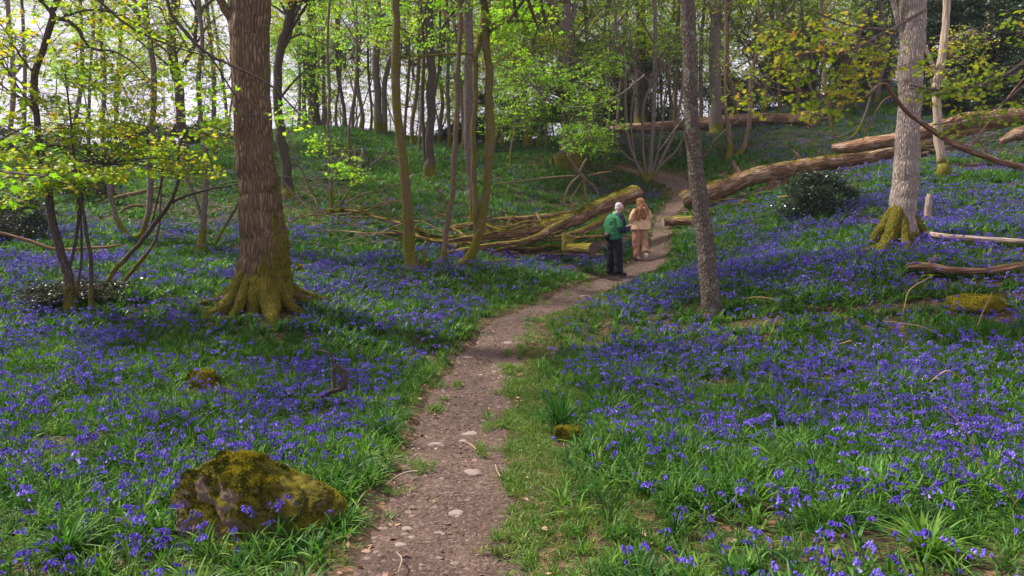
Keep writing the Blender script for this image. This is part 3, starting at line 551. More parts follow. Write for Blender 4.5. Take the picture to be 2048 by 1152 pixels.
tree('slim pale sapling with upright stem and mossy foot, left of a curving one', (1459,320), [(1459,318,13),(1459,274,10),(1452,222,8),(1451,137,7),(1452,51,7),(1450,0,6)], 'tree', 'sapling', 'bark_mossy', 'leaf_sycamore', moss=.22, mossh=.5, H=9, lowcrown=4, crown=.4, sides=8, clouds=[(1465,150,40,50,20,7)])
tree('slim sapling curving out then up, forked into a pale Y top', (1472,316), [(1471,316,12),(1485,301,11),(1495,268,9),(1498,250,9),(1502,188,8),(1507,125,8),(1525,95,6),(1545,60,5),(1570,30,4),(1590,0,3)], 'tree', 'sapling', 'bark_mossy', 'leaf_sycamore', moss=.12, mossh=.4, H=6.5, lowcrown=5, crown=.3, sides=8,
     limbs=[[(1507,113,5),(1495,98,4),(1486,86,3)], [(1512,112,5),(1518,60,4),(1516,0,4)]])
tree('thin mossy stem curving up beside the upper fallen trunk', (1688,288), [(1686,286,9),(1669,267,7),(1662,239,6),(1652,191,6),(1649,130,6),(1646,60,6),(1643,0,6)], 'tree', 'sapling', 'bark_mossy', 'leaf_sycamore', moss=.2, H=8, lowcrown=4.5, crown=.4, sides=8,
     stems=[[(1690,286,7),(1715,262,5),(1735,215,4),(1745,170,3)]])
tree('warm grey slender tree curving behind the pale ridged trunk', (1888,357), [(1888,356,28),(1884,330,20),(1881,308,17),(1874,239,15),(1874,171,15),(1885,113,15),(1892,51,14),(1892,0,14)], 'tree', 'birch', 'wood_pale', 'leaf_sycamore', moss=-.08, mossh=.7, H=11, lowcrown=5, crown=.8, sides=14,
     limbs=[[(1876,150,8),(1862,120,7),(1850,90,6)], [(1884,120,5),(1905,80,4),(1940,60,3)]], clouds=[(1930,90,60,40,40,7),(1890,150,40,30,20,7)])
tree('tan trunk with a mossy fork high on the dark right-hand slope', (1943,150), [(1943,150,22),(1941,110,18),(1939,60,17),(1941,25,16),(1946,0,15)], 'tree', 'broadleaf_tree', 'wood_pale', 'leaf_green', moss=.15, H=12, crown=1., lowcrown=5, sides=10, limbs=[[(1941,30,10),(1930,10,9),(1922,0,8)]], Y=36)

# numerous thin woodland stems between the named ones
rng0 = np.random.default_rng(11)
BG = [(18,300,9),(48,318,7),(150,308,8),(178,330,6),(232,316,8),(430,300,9),(458,292,6),(480,300,8),(598,262,6),(645,254,7),(672,253,5),(690,256,7),(706,258,5),(722,262,8),(741,264,5),(812,286,6),(826,292,8),(838,300,5),(925,300,6),(990,298,8),(1008,300,5),(1076,296,7),
      (1092,306,5),(1180,300,8),(1208,290,6),(1236,270,8),(1335,262,7),(1352,255,9),(1400,262,8),(1472,250,7),(1528,236,9),(1560,232,6),(1596,228,8),(1622,226,6),(1712,220,8),(1752,210,9),(1780,200,6),(1866,180,7),(1910,170,8),(1972,165,9),(2010,170,7),(2035,165,9),(1500,240,6),(700,300,5),(1020,330,5),(1215,318,5)]
ORD = ['leftmost','second','third','fourth','fifth','sixth','seventh','eighth','ninth','tenth','eleventh']; CNT = {}
side = lambda x: 'left edge of the wood' if x < 250 else 'slope behind the huge trunk' if x < 560 else 'ridge right of the huge trunk' if x < 800 else 'shade behind the mossy stems' if x < 1000 else 'thicket around the big forking tree' if x < 1260 else 'bank behind the upper fallen trunk' if x < 1660 else 'dark slope above the right-hand logs'
for bx, by, w in sorted(BG):
    CNT[side(bx)] = CNT.get(side(bx), -1)+1
    lean = rng0.normal(0, 14); k3 = rng0.normal(0, 7, 3); rr = np.random.default_rng(bx)
    pts = [(bx, by, w*1.4), (bx+k3[0]*.4, by-40, w*1.05), (bx+lean*.4+k3[1], by*.5, w), (bx+lean+k3[2], 0, w*.85)]
    left = bx < 900
    tree(ORD[CNT[side(bx)]]+(' from the left' if CNT[side(bx)] else '')+' of the thin stems in the '+side(bx), (bx, by), pts, 'tree', 'woodland_tree', rr.choice(['bark_grey', 'bark_grey', 'bark_ash', 'bark_mossy']), rr.choice(['leaf_green', 'leaf_sycamore', 'leaf_green']), moss=.08,
         H=rr.uniform(10, 15), lowcrown=rr.uniform(2., 4.5), crown=rr.uniform(.9, 1.5) if not left else (rr.uniform(.35, .6) if bx < 480 else rr.uniform(.6, 1.)), spread=rr.uniform(2, 3.2), sides=7, group='thin stems in the '+side(bx), lsize=.075,
         limbs=[[(bx, by*.55, w*.5), (bx+rr.normal(0, 25), by*.4, w*.35), (bx+rr.normal(0, 50), by*.15, w*.2)]])

# ------------------------------------------------------------------ bushes and hollies
def bush(label, base, rx, ry, n, leafm='leaf_holly', name='holly_bush', cat='bush', lpt=12, lsize=.055, Y=None, stemsn=7, group=None, seed=1, tint=(0, .9), cy=None, dz=0.):
    rng = np.random.default_rng(seed+int(base[0])); b = hit(*base) if Y is None else np.array([at(base[0], base[1], Y)[0], Y, T1(at(base[0], base[1], Y)[0], Y)]); Y = b[1]; k = Y/F
    root = thing(name, b, label, cat, group); tm = MB(); cm = MB(); RX, RZ = rx*k, ry*k; att = []
    for j in range(stemsn):
        e = b+np.array([rng.normal(0, .45)*RX, rng.normal(0, .4)*RX, RZ*rng.uniform(1., 1.8)]); q = spline([b+np.array([rng.normal(0, .05), rng.normal(0, .05), -.1]), (b+e)/2+rng.normal(0, .08, 3)*RX, e], 9)
        tube(tm, q, np.linspace(.03, .008, 9)*max(1, RZ*.6), 5, .1); att.append(q)
    A = np.concatenate(att)
    for j in range(22):
        an = rng.uniform(0, 6.28); c = b+np.array([math.cos(an)*RX*rng.uniform(.3, 1.),  math.sin(an)*RX*.7*rng.random()**.6, RZ*(rng.uniform(.15, 1.75))])
        s = 1-.35*(c[2]-b[2])/(2*RZ); spray(tm, cm, rng, A, c, (RX*.38*s, RX*.36*s, RZ*.3), int(n*(2.2 if Y > 25 else 1.5))//22, lpt, lsize, OVAL if Y < 22 else QUAD, tint, (.25, .75), .8, .15, .003)
    tm.build('stems', M['bark_dark'], root, b); cm.build('foliage', M[leafm], root, b); return root
bush('dark glossy holly bush in front of the long fallen trunk on the right', (1630,430), 74, 44, 800, lsize=.055, seed=3)
bush('low ivy-like dark shrub around the feet of the crooked left stems', (150,612), 85, 26, 480, 'leaf_ivy', 'low_shrub', lsize=.045, seed=5)
bush('dark undergrowth bush at the left frame edge below the sprays', (20,480), 90, 45, 500, 'leaf_ivy', 'low_shrub', lsize=.06, seed=6)
bush('small dark bush partly hidden behind the dark crooked tree', (180,400), 60, 30, 300, 'leaf_ivy', 'low_shrub', lsize=.07, seed=7)
for lab, x, y, rx, ry, n, Yh in [
  ('dark holly left of the big forking tree, behind hanging sprays',1010,300,60,50,700,43),('dark holly right of the big forking tree',1215,290,75,95,1100,44),('tall dark holly behind the ivy-wrapped trunk',1320,262,70,100,1000,47),
  ('low dark holly bank left of the upper fallen trunk',1080,300,55,40,500,44),('dark holly mass above the upper fallen trunk, left part',1480,238,70,45,700,44),('dark holly mass above the upper fallen trunk, right part',1570,232,70,50,700,45),
  ('dark holly between upper fallen trunk and pale ridged trunk',1690,215,70,60,800,42),('towering dark holly directly left of the tan trunk',1872,235,60,120,1200,31),('towering dark holly right of the tan trunk',1965,232,75,125,1400,30),
  ('dark holly at the right frame edge',2055,228,60,130,1200,29),('dark holly crown high above the upper fallen trunk',1600,200,80,95,900,50),('dark holly high behind the pale ridged trunk',1770,190,80,130,1200,47),('dark shrub low in the shade behind the mossy stems',905,300,55,22,350,44),
  ('dark shrub on the slope at the far left',60,318,100,22,450,38),('dark shrub left of the stout bending trunk',290,312,80,22,400,38),('dark shrub on the slope right of the stout bending trunk',430,305,60,20,350,39),
  ('tall leafy dark holly left of the ivy-wrapped trunk',1250,240,50,100,800,50)]:
    bush(lab, (x, y), rx, ry, n, Y=Yh, lsize=.12, lpt=12, name='holly_tree' if ry > 55 else 'holly_bush', cat='holly', seed=2, tint=(0, .8))

rng = np.random.default_rng(5); tm = MB(); cm = MB()
for j in range(200):
    px = rng.uniform(-350, 2350); Y = rng.uniform(46, 62); x = at(px, 300, Y)[0]; g = T1(x, Y); P = np.array([[x+rng.normal(0, .3*k), Y, g-1+k*3.6] for k in range(6)]); P[:, 0] += np.cumsum(rng.normal(0, .25, 6)); rad = rng.uniform(.02, .09)
    limb(tm, P, np.linspace(rad, rad*.35, 6), rng, 5, 0.)
    den = .24 if px < 450 else .62 if px < 820 else 1.25
    for q in range(int(21*den*rng.uniform(.5, 1.3))):
        c = P[rng.integers(2, 6)]+rng.normal(0, 1, 3)*np.array([1.9, 1.2, 1.6]); c[2] = max(c[2], g+1.5)
        spray(tm, cm, rng, P[1:], c, (1.3, 1.1, .8), 11, 10, .15, QUAD, (0, 1), tl=(.7, 1.5), link=.4, tr=.008, flat=.8)
for j in range(90):
    px = rng.uniform(820, 2300); Y = rng.uniform(50, 60); x = at(px, 300, Y)[0]; c = np.array([x, Y, T1(x, Y)+rng.uniform(.5, 9)])
    spray(tm, cm, rng, c[None], c, (2.2, 1.5, 1.8), 60, 9, .17, QUAD, (0, .5), tl=(.6, 1.2), link=0, tr=.006, flat=.9)
o = MB.build(tm, 'distant_stems', M['bark_grey']); tag(o, 'far-off wood of thin stems beyond the ridge', 'far wood', kind='stuff')
o = MB.build(cm, 'distant_foliage', M['leaf_far']); tag(o, 'far-off fresh spring foliage beyond the ridge', 'far foliage', kind='stuff')
# ------------------------------------------------------------------ fallen wood
def log(name, label, cat, pts, mat='bark_log', moss=.3, up=.35, sides=16, parts=(), capm=None, disp=.14, n=None, group=None, seed=0, broken=False, sub='branch', lin=None, lift=5, pile=None):
    """pts: (px, py, width[, Y]); without Y the underside is laid on the ground"""
    rng = np.random.default_rng(seed+1000+int(pts[0][0]))
    def world(pp):
        out = []
        for p in pp:
            Y = p[3] if len(p) > 3 else (np.interp(p[0], [lin[0], lin[2]], [lin[1], lin[3]]) if lin else hit(p[0], p[1]+p[2]*.5+lift)[1])
            out.append((*at(p[0], p[1], Y), p[2]*Y/F/2))
        return np.array(out)
    w = world(pts); LOGP.append(spline(w, 30)); b = w[np.argmin(w[:, 2]), :3].copy(); b[2] -= w[np.argmin(w[:, 2]), 3]
    mf = lambda V, D, L_: moss+up*D[:, 2]
    def one(pp, mb, sd):
        ww = world(pp); k = n or max(16, len(pp)*8); q = spline(ww, k); q[:, :3] += spline(rng.normal(0, .06, (max(4, len(pp)*2), 3)), k)*q[:, 3:4]
        rf = None
        if broken: rf = lambda th, L_, D: 1+.18*np.sin(th*3+1)*np.exp(-L_/.2)
        tube(mb, q[:, :3], np.maximum(q[:, 3], .004), sides if sd == 0 else max(6, sides//2), mf, disp, 5, cap=(1 if capm else True), seed=sd+seed, radf=rf)
    mats = [M[mat], M[capm]] if capm else M[mat]
    mb = MB(); one(pts, mb, 0)
    if not parts:
        o = mb.build(name, mats, None, b); return tag(o, label, cat, group)
    root = thing(name, b, label, cat, group); lt = mb.build('trunk', mats, root, b)
    if pile: moss_pile(lt, root, pile[0], pile[1], .6)
    for j, pp in enumerate(parts):
        mb = MB(); one(pp, mb, j+1); mb.build(sub, M[mat], root, b)
    return root
log('fallen_tree', 'mossy fallen tree whose raised butt ends behind the walkers', 'fallen tree',
    [(1272,387,32,21.2),(1213,409,30,20.3),(1159,433,29,19.5),(1107,448,26,18.8),(1056,462,22,18.3),(1005,468,20,18.),(971,474,17,17.7),(919,480,13,17.5),(885,479,10,17.3),(844,467,9,17.4),(824,453,8,17.6),(765,438,7,17.9),(707,422,5,18.2),(660,424,4,18.4)], sides=36, n=150, moss=.24, up=.46, capm='sawn', pile=(14000, .028),
    parts=[[(885,480,7,17.3),(827,470,7,17.5),(765,467,6,17.7),(714,467,3,17.9)],[(738,470,5,17.8),(710,488,4,17.6),(680,506,3,17.4)],[(1150,436,16,19.3),(1107,454,15,18.5),(1073,474,14,17.9),(1039,484,10,17.6),(988,489,8,17.3),(953,494,7,17.1),(885,508,7,16.8)],
           [(1140,425,11,19.6),(1073,434,9,19.2),(1039,436,8,19),(985,438,6,18.8)],[(965,438,6,18.4),(975,452,7,18.2),(1008,462,5,18)],[(1060,456,8,18.8),(1030,446,7,19),(1010,430,5,19.1)],[(1012,462,6,18.1),(1020,440,5,18.2),(1026,432,4,18.3)],
           [(940,478,6,17.6),(920,465,5,17.9),(900,452,3,18.2)],[(860,474,5,17.4),(845,490,4,17.2),(820,500,3,17)],[(1090,455,7,18.4),(1080,440,5,18.6),(1072,425,3,18.9)]])
def debris(label, box, cnt, seed, mat='bark_log', rr=(.02, .07)):
    rng = np.random.default_rng(seed); o0 = hit((box[0]+box[2])/2, box[3]); root = thing('branch_pile', o0, label, 'branches')
    for j in range(cnt):
        h = hit(rng.uniform(box[0], box[2]), rng.uniform(box[1], box[3])); an = rng.normal(0, .35)+(math.pi if rng.random() < .4 else 0); ln = rng.uniform(.7, 2.4); el = rng.uniform(-.02, .3)
        d = np.array([math.cos(an), math.sin(an), el]); r0 = rng.uniform(*rr); P_ = h+d*ln*np.linspace(0, 1, 6)[:, None]+np.cumsum(rng.normal(0, .1, (6, 3))*np.array([1, 1, .6]), 0)+np.array([0, 0, r0+rng.uniform(.02, .25)]); mb = MB(); q = spline(P_, 20)
        tube(mb, q, r0*np.linspace(1, .35, 20), 10, lambda V, D, L_: .38+.4*D[:, 2], .2, 6, cap=True, seed=j)
        for e in range(rng.integers(0, 4)):
            k = rng.integers(4, 17); dd = norm(d+rng.normal(0, .7, 3)); tube(mb, spline([q[k], q[k]+dd*.2, q[k]+dd*rng.uniform(.3, .8)+np.array([0, 0, .1])], 7), r0*.45*np.linspace(1, .4, 7), 6, .2, .2)
        mb.build('branch', M[mat if rng.random() < .75 else 'wood_pale'], root, o0)
debris('jumble of broken mossy limbs under and left of the raised fallen tree', (900,462,1130,512), 20, 5)
debris('scattered snapped mossy limbs between the mossy trunks and the huge trunk', (690,440,830,505), 9, 6, 'bark_log', (.012, .03))
debris('broken limbs lying under the long brown trunk by the holly bush', (1420,395,1570,430), 6, 7, 'wood_red', (.02, .05))
log('fallen_branch', 'mossy split bough sloping down behind the green-jacketed walker', 'branch', [(1232,424,14,20.2),(1205,440,14,19.8),(1180,455,12,19.2),(1142,467,9,18.6),(1108,474,6,18.2)], sides=14, moss=.3, up=.4)
log('long_fallen_trunk', 'long brown fallen trunk with mossy back running behind the holly bush', 'fallen tree',
    [(1364,402,30),(1390,393,34),(1416,383,36),(1485,362,36),(1536,346,34),(1587,336,32),(1656,325,27),(1724,315,27),(1785,304,29),(1850,288,28),(1930,262,26),(2060,232,24)], sides=36, n=150, moss=.2, up=.36, capm='wood_red', broken=True, pile=(9000, .028), lin=(1364, hit(1364,422)[1], 2060, hit(2060,275)[1]-1.), disp=.13,
    parts=[[(1550,362,24),(1530,390,22),(1500,412,15),(1460,430,12),(1420,437,12)],[(1480,352,10),(1474,338,8),(1466,322,5)],[(1602,328,9),(1596,312,7),(1585,300,4)],[(1706,310,8),(1716,296,6),(1722,280,3)],[(1575,352,10),(1560,378,9),(1545,402,6)]])
log('fallen_log', 'dark weathered trunk lying above and behind the long brown one', 'fallen tree', [(1665,297,18,23),(1710,292,24,22.6),(1792,277,26,22),(1895,253,32,21.5),(1950,238,34,21),(2080,232,30,20.5)], mat='wood_red', sides=20, moss=.1, up=.3, capm='sawn')
log('fallen_log', 'splintered red-brown trunk end at the right edge, above the bough', 'fallen tree', [(2000,285,14,18),(2030,270,22,17.9),(2048,265,26,17.8),(2120,245,28,17.6)], mat='wood_red', sides=18, moss=.02, up=.2)
log('fallen_log', 'straight red-brown trunk lying across the far bank behind the leaning ash', 'fallen tree', [(1222,258,13),(1261,256,17),(1364,250,21),(1450,243,23),(1519,239,21),(1587,236,23),(1632,237,30)], mat='wood_red', sides=24, n=80, moss=.12, up=.34,
    parts=[[(1625,240,12),(1650,222,8,36),(1662,205,4,36)],[(1628,238,12),(1660,236,8,36),(1680,226,4,36)],[(1625,242,10),(1645,258,7,35.5),(1668,262,4,35)]], sub='root')
log('cut_log', 'short mossy log with a dark sawn end facing right, near the walkers', 'log', [(1137,497,20,17.3),(1160,497,21,17.05),(1188,497,23,16.6)], sides=24, moss=.55, up=.2, capm='sawn', n=20, disp=.06)
log('cut_log', 'stubby mossy stump block behind the dark-ended log', 'log', [(1135,500,25,17.7),(1135,484,23,17.7),(1136,470,21,17.7)], sides=20, moss=.55, up=.1, capm='sawn', n=14, disp=.08)
log('mossy_log', 'short mossy log at the path edge below the long brown trunk', 'log', [(1326,443,20),(1350,442,19),(1385,441,16)], sides=20, moss=.25, up=.42, capm='wood_pale', n=20)
log('pale_log', 'bleached slim log running right from the pale tree foot', 'log', [(1843,464,8),(1860,468,10),(1890,473,11),(1950,478,11),(2010,481,10),(2048,483,9),(2150,488,8)], 'wood_pale', .05, .2, 14, lift=17)
log('broken_log', 'dark rotten log with an upright splintered stub, right side', 'log', [(1815,534,9),(1861,533,15),(1895,539,14),(1946,542,12),(1980,539,11),(2048,528,10),(2130,515,9)], 'wood_red', .18, .3, 16, lift=17,
    parts=[[(1862,527,13),(1876,504,11,12.1),(1893,486,5,12.1)],[(1975,545,8),(2010,540,7),(2048,532,6)],[(1858,530,8),(1835,526,6),(1812,530,4)]])
log('broken_stump', 'bleached snapped stump with mossy foot beside the pale tree', 'stump', [(1855,444,20,15.8),(1855,430,14,15.8),(1856,415,13,15.8),(1857,400,11,15.8),(1858,388,7,15.8)], 'wood_pale', .0, .0, 16, n=26)
mb = MB(); bb = hit(1856,446)
for a in range(6): 
    q = spline([bb+np.array([math.cos(a)*.05, math.sin(a)*.05, .1]), bb+np.array([math.cos(a)*.14, math.sin(a)*.14, .03]), bb+np.array([math.cos(a)*.26, math.sin(a)*.26, -.05])], 8); tube(mb, q, np.linspace(.06, .03, 8), 8, 1., .2)
tag(mb.build('moss_mound', M['moss'], None, bb), 'yellow-green moss collar round the snapped bleached stump', 'moss')
YB = 10.
log('low_bough', 'long bare-barked bough arching in from the right across the pale trunk', 'branch',
    [(2560,520,16,11),(2300,425,14,10.6),(2100,350,12,YB),(2048,336,11,YB),(1998,323,11,YB),(1936,301,11,YB),(1895,280,10,YB),(1854,253,10,YB),(1810,219,9,YB),(1786,191,9,YB),(1772,169,8,YB),(1758,169,7,YB),(1745,181,7,YB),(1727,197,7,YB),(1707,198,6,YB),(1656,193,5,YB),(1604,183,4,YB),(1553,178,3,YB),(1500,150,2,YB)],
    'wood_red', .12, .3, 12, n=120, parts=[[(1936,297,5,YB),(1965,262,5,YB),(2000,215,4,YB),(2048,157,3,YB),(2100,110,2,YB)],[(1752,170,5,YB),(1747,150,4,YB),(1745,125,3,YB),(1720,95,2,YB+.3)],[(1985,320,4,YB),(1960,285,3,YB),(1925,250,3,YB),(1920,235,2,YB)],
     [(1700,198,3,YB),(1675,225,3,YB),(1650,255,2,YB)],[(1656,193,3,YB),(1640,150,2,YB),(1652,110,2,YB)],[(1786,190,4,YB),(1760,210,3,YB),(1725,280,2,YB)],[(1604,183,3,YB),(1560,140,2,YB),(1500,120,1.5,YB)]])
def sprayset(name, label, cat, Y, br, clouds, leaf, lsize=.08, shape=MAPLE, tint=(0, 1), seed=1, mat='bark_grey'):
    rng = np.random.default_rng(seed); tm = MB(); cm = MB(); att = []
    for b in br:
        q = limb(tm, np.array(px_world(b, Y)), np.array([p[2]*Y/F/2 for p in b]), rng, 7); att.append(q[:, :3])
    A = np.concatenate(att); o = A[0]; root = thing(name, o, label, cat)
    for c in clouds:
        px, py, rx, ry, ntw, lpt = c[:6]; dy = c[6] if len(c) > 6 else 0.; kk = (Y+dy)/F
        spray(tm, cm, rng, A, at(px, py, Y+dy), (rx*kk, max(rx*kk*.8, .4), ry*kk), int(ntw*.7), lpt, lsize*.8, shape, tint, tl=(.3, .8), flat=.6)
    tm.build('branches', M[mat], root, o); cm.build('foliage', M[leaf], root, o)
sprayset('maple_branch', 'orange-tinged leafy maple sprays over the arching bough, right of centre', 'branch', 9.6, [[(1850,20,8),(1780,60,6),(1700,100,5),(1600,110,4),(1520,160,3)],[(1780,60,5),(1700,50,4),(1620,20,3)],[(1700,130,4),(1600,60,3),(1540,40,2)]],
    [(1620,100,90,40,60,7),(1700,60,80,40,50,7),(1560,140,70,30,40,7),(1700,150,80,30,46,7),(1640,190,70,22,34,7),(1500,190,50,25,20,7),(1760,110,50,40,30,7),(1640,220,50,20,18,7),(1560,60,70,30,30,6)], 'leaf_maple', .082, tint=(.1, .8), seed=3)
sprayset('maple_branch', 'yellow-green maple leaves in front of the dark slope, upper right', 'branch', 9., [[(2120,60,7),(2040,130,6),(1960,170,5),(1880,180,4),(1820,170,3)],[(2100,120,5),(2000,210,4),(1920,240,3),(1870,250,2)]],
    [(1960,150,70,30,36,7),(1890,185,60,25,30,7),(2020,210,50,30,22,7),(1930,240,60,22,22,7),(2030,60,40,40,14,7),(1860,120,40,20,12,7)], 'leaf_maple', .085, tint=(0, .6), seed=4)
sprayset('sycamore_branch', 'bright large sycamore leaves hanging at the far left edge', 'branch', 6.2, [[(-160,300,9),(-60,330,7),(20,345,5),(90,352,3)],[(-60,330,5),(0,280,4),(60,250,3)]],
    [(10,365,45,18,9,5),(80,352,35,14,5,5),(20,265,50,25,6,5)], 'leaf_green', .095, tint=(0, .6), seed=5)
sprayset('sycamore_branch', 'light green sycamore sprays in front of the huge trunk left side', 'branch', 9.6, [[(330,-60,8),(340,20,7),(385,80,7),(420,110,6),(460,130,5),(540,170,4),(600,230,3)],[(160,-40,6),(230,30,5),(290,70,4),(370,100,3),(450,120,2)],[(420,110,4),(470,190,3),(500,230,2),(560,210,2)]],
    [(400,190,60,40,20,7),(430,230,40,30,16,7),(350,130,60,40,16,7),(560,230,45,30,12,6),(300,60,70,40,18,6)], 'leaf_green', .075, tint=(.3, 1), seed=6, mat='bark_dark')
sprayset('hazel_branch', 'fresh green leaf layers drooping in front of the big forking tree', 'branch', 24., [[(1290,150,5),(1240,190,4),(1190,210,4),(1140,215,3),(1090,200,2)],[(1190,210,3),(1180,260,3),(1160,290,2)],[(1240,190,3),(1210,150,3),(1150,120,2)]],
    [(1150,150,70,22,60,8),(1170,210,80,22,80,8),(1190,255,70,20,70,8),(1170,290,60,16,40,8),(1050,200,60,30,60,8),(1020,110,60,30,50,8)], 'leaf_green', .085, QUAD, seed=8)
# twig heaps
def heap(label, boxes, cnt, mat='twig', seed=0, r=.008, name='brushwood'):
    rng = np.random.default_rng(seed); mb = MB(); P = []; R = []
    for (x0, y0, x1, y1) in boxes:
        for j in range(cnt):
            h = hit(rng.uniform(x0, x1), rng.uniform(y0, y1)); an = rng.normal(0, .5)+(math.pi if rng.random() < .5 else 0); ln = rng.uniform(.5, 2.2); el = abs(rng.normal(0, .38))
            d = np.array([math.cos(an)*math.cos(el), math.sin(an)*.7, math.sin(el)]); s = h+np.array([0, 0, rng.uniform(0, .6)]); ts = np.linspace(0, 1, 7)[:, None]
            P.append(s+d*ln*ts+np.cumsum(rng.normal(0, .035, (7, 3)), 0)*ln*.6); R.append(np.linspace(1, .3, 7)*r*rng.uniform(.5, 1.8))
    tubes(mb, np.array(P), np.array(R), 4, 0, .45); b = P[0][0]; b = np.array([b[0], b[1], T1(b[0], b[1])]); o = mb.build(name, M[mat], None, b); tag(o, label, 'brushwood')
heap('heap of grey dead twigs just left of the huge trunk', [(330,430,475,490)], 90, seed=1)
heap('tangle of mossy dead branches just right of the huge trunk', [(575,440,720,500)], 50, 'bark_mossy', seed=2, r=.014)
heap('scattered dead sticks beneath the raised mossy fallen tree', [(880,480,1130,515)], 34, 'bark_mossy', seed=3, r=.02)
heap('fan of fine dead twigs behind the long brown fallen trunk', [(1460,285,1680,315)], 80, 'twig', seed=4, r=.009)
heap('dark dead brush at the right edge above the logs', [(1880,290,2048,320)], 50, 'twig', seed=5, r=.01)
heap('loose grey sticks on the leafy slope left of centre', [(380,360,480,410), (560,380,660,420)], 24, 'twig', seed=6, r=.012)
heap('dead twigs in front of the upper fallen trunk', [(1210,285,1290,310)], 60, 'twig', seed=7, r=.012)
log('fallen_branch', 'thin pale branch lying across the bluebells at the far left', 'branch', [(-60,452,4,13.2),(0,465,5,13.2),(51,480,6,13.2),(103,497,6,13.2),(130,499,6,13.2),(205,494,5,13.3),(246,489,3,13.4)], 'wood_red', .0, .2, 8)
log('fallen_branch', 'mossy branch on the left slope behind the V-shaped tree', 'branch', [(200,408,4,22),(230,395,6,22),(280,385,7,22),(330,370,4,22.5)], 'bark_mossy', .3, .3, 8, parts=[[(240,425,5,20),(262,412,6,20),(300,412,4,20.2)]])
log('fallen_branch', 'spidery upturned dead branch standing behind the mossy fallen trunk', 'branch', [(1128,297,4,25.5),(1142,322,5,25.5),(1159,347,8,25.5),(1168,358,7,25.5),(1171,378,5,25.5),(1172,398,4,25.5)], 'bark_mossy', .25, .2, 8,
    parts=[[(1159,347,6,25.5),(1166,330,7,25.5),(1174,317,6,25.5)],[(1160,350,5,25.5),(1140,370,5,25.3),(1130,395,5,25.2),(1129,412,4,25.1)],[(1162,350,5,25.5),(1180,366,5,25.4),(1192,378,4,25.3),(1198,392,3,25.2)],[(1168,356,3,25.5),(1150,385,3,25.2),(1140,400,2,25)],[(1175,352,5,25.4),(1210,345,4,25.6),(1225,344,3,25.8)],[(1150,352,5,25.5),(1097,356,5,25.4),(1045,362,3,25.3),(988,369,2,25.2)]])
log('fallen_branch', 'slim mossy pole lying in front of the dark-ended log', 'branch', [(1083,508,5),(1140,509,6),(1206,511,7)], 'bark_log', .5, .2, 8)
log('fallen_branch', 'mossy curved branch lying left of the stump block', 'branch', [(985,503,6),(1020,495,8),(1060,498,7),(1095,492,7),(1120,494,6)], 'bark_log', .45, .3, 8)
log('fallen_branch', 'mossy stick pointing at the walkers beyond the stump block', 'branch', [(1150,477,8,18.4),(1180,474,7,18.5),(1208,472,5,18.6)], 'bark_log', .4, .3, 8)
log('fallen_branch', 'pale mossy stick on the bluebells below the mossy fallen tree', 'branch', [(965,524,3),(1010,521,5),(1060,522,4)], 'bark_log', .4, .3, 8)
log('fallen_branch', 'orange-brown dead branch left of the forked mossy tree foot', 'branch', [(880,512,4),(915,500,6),(950,496,6),(985,500,4)], 'bark_log', .2, .3, 8)
log('fallen_branch', 'dark bent dead branch standing up in the near bluebells', 'branch', [(636,797,8,6.9),(660,784,12,6.9),(684,775,17,6.9),(690,757,15,6.9),(684,742,15,6.9),(676,731,12,6.9)], 'bark_dark', -.1, .0, 12, capm='wood_pale',
    parts=[[(668,783,7,6.9),(668,745,6,6.9),(664,715,5,6.9),(652,704,4,6.9),(630,700,3,6.9)],[(662,784,4,6.9),(655,796,3,6.9),(650,802,2,6.9)]])
log('stick', 'short pale stick on the grass left of the path', 'stick', [(742,800,5),(755,809,6),(768,822,5)], 'wood_pale', 0, 0, 8)
for lab, pts in [('curved stick on the path left edge among pink leaves', [(772,970,4),(790,955,4),(812,945,4),(836,942,3)]), ('thin looping twig beside the paired path stones', [(898,887,2),(920,883,3),(940,888,3),(952,898,2)]),
    ('pale short twig at the right side of the path', [(991,930,3),(994,941,3),(1001,953,3)]), ('forked thin twig at the bottom of the path', [(794,1105,3),(803,1118,3),(797,1145,3)]), ('small twig right of the curved path-edge stick', [(817,968,3),(828,958,3),(838,953,2)])]:
    log('twig', lab, 'twig', pts, 'wood_pale', 0, 0, 6)

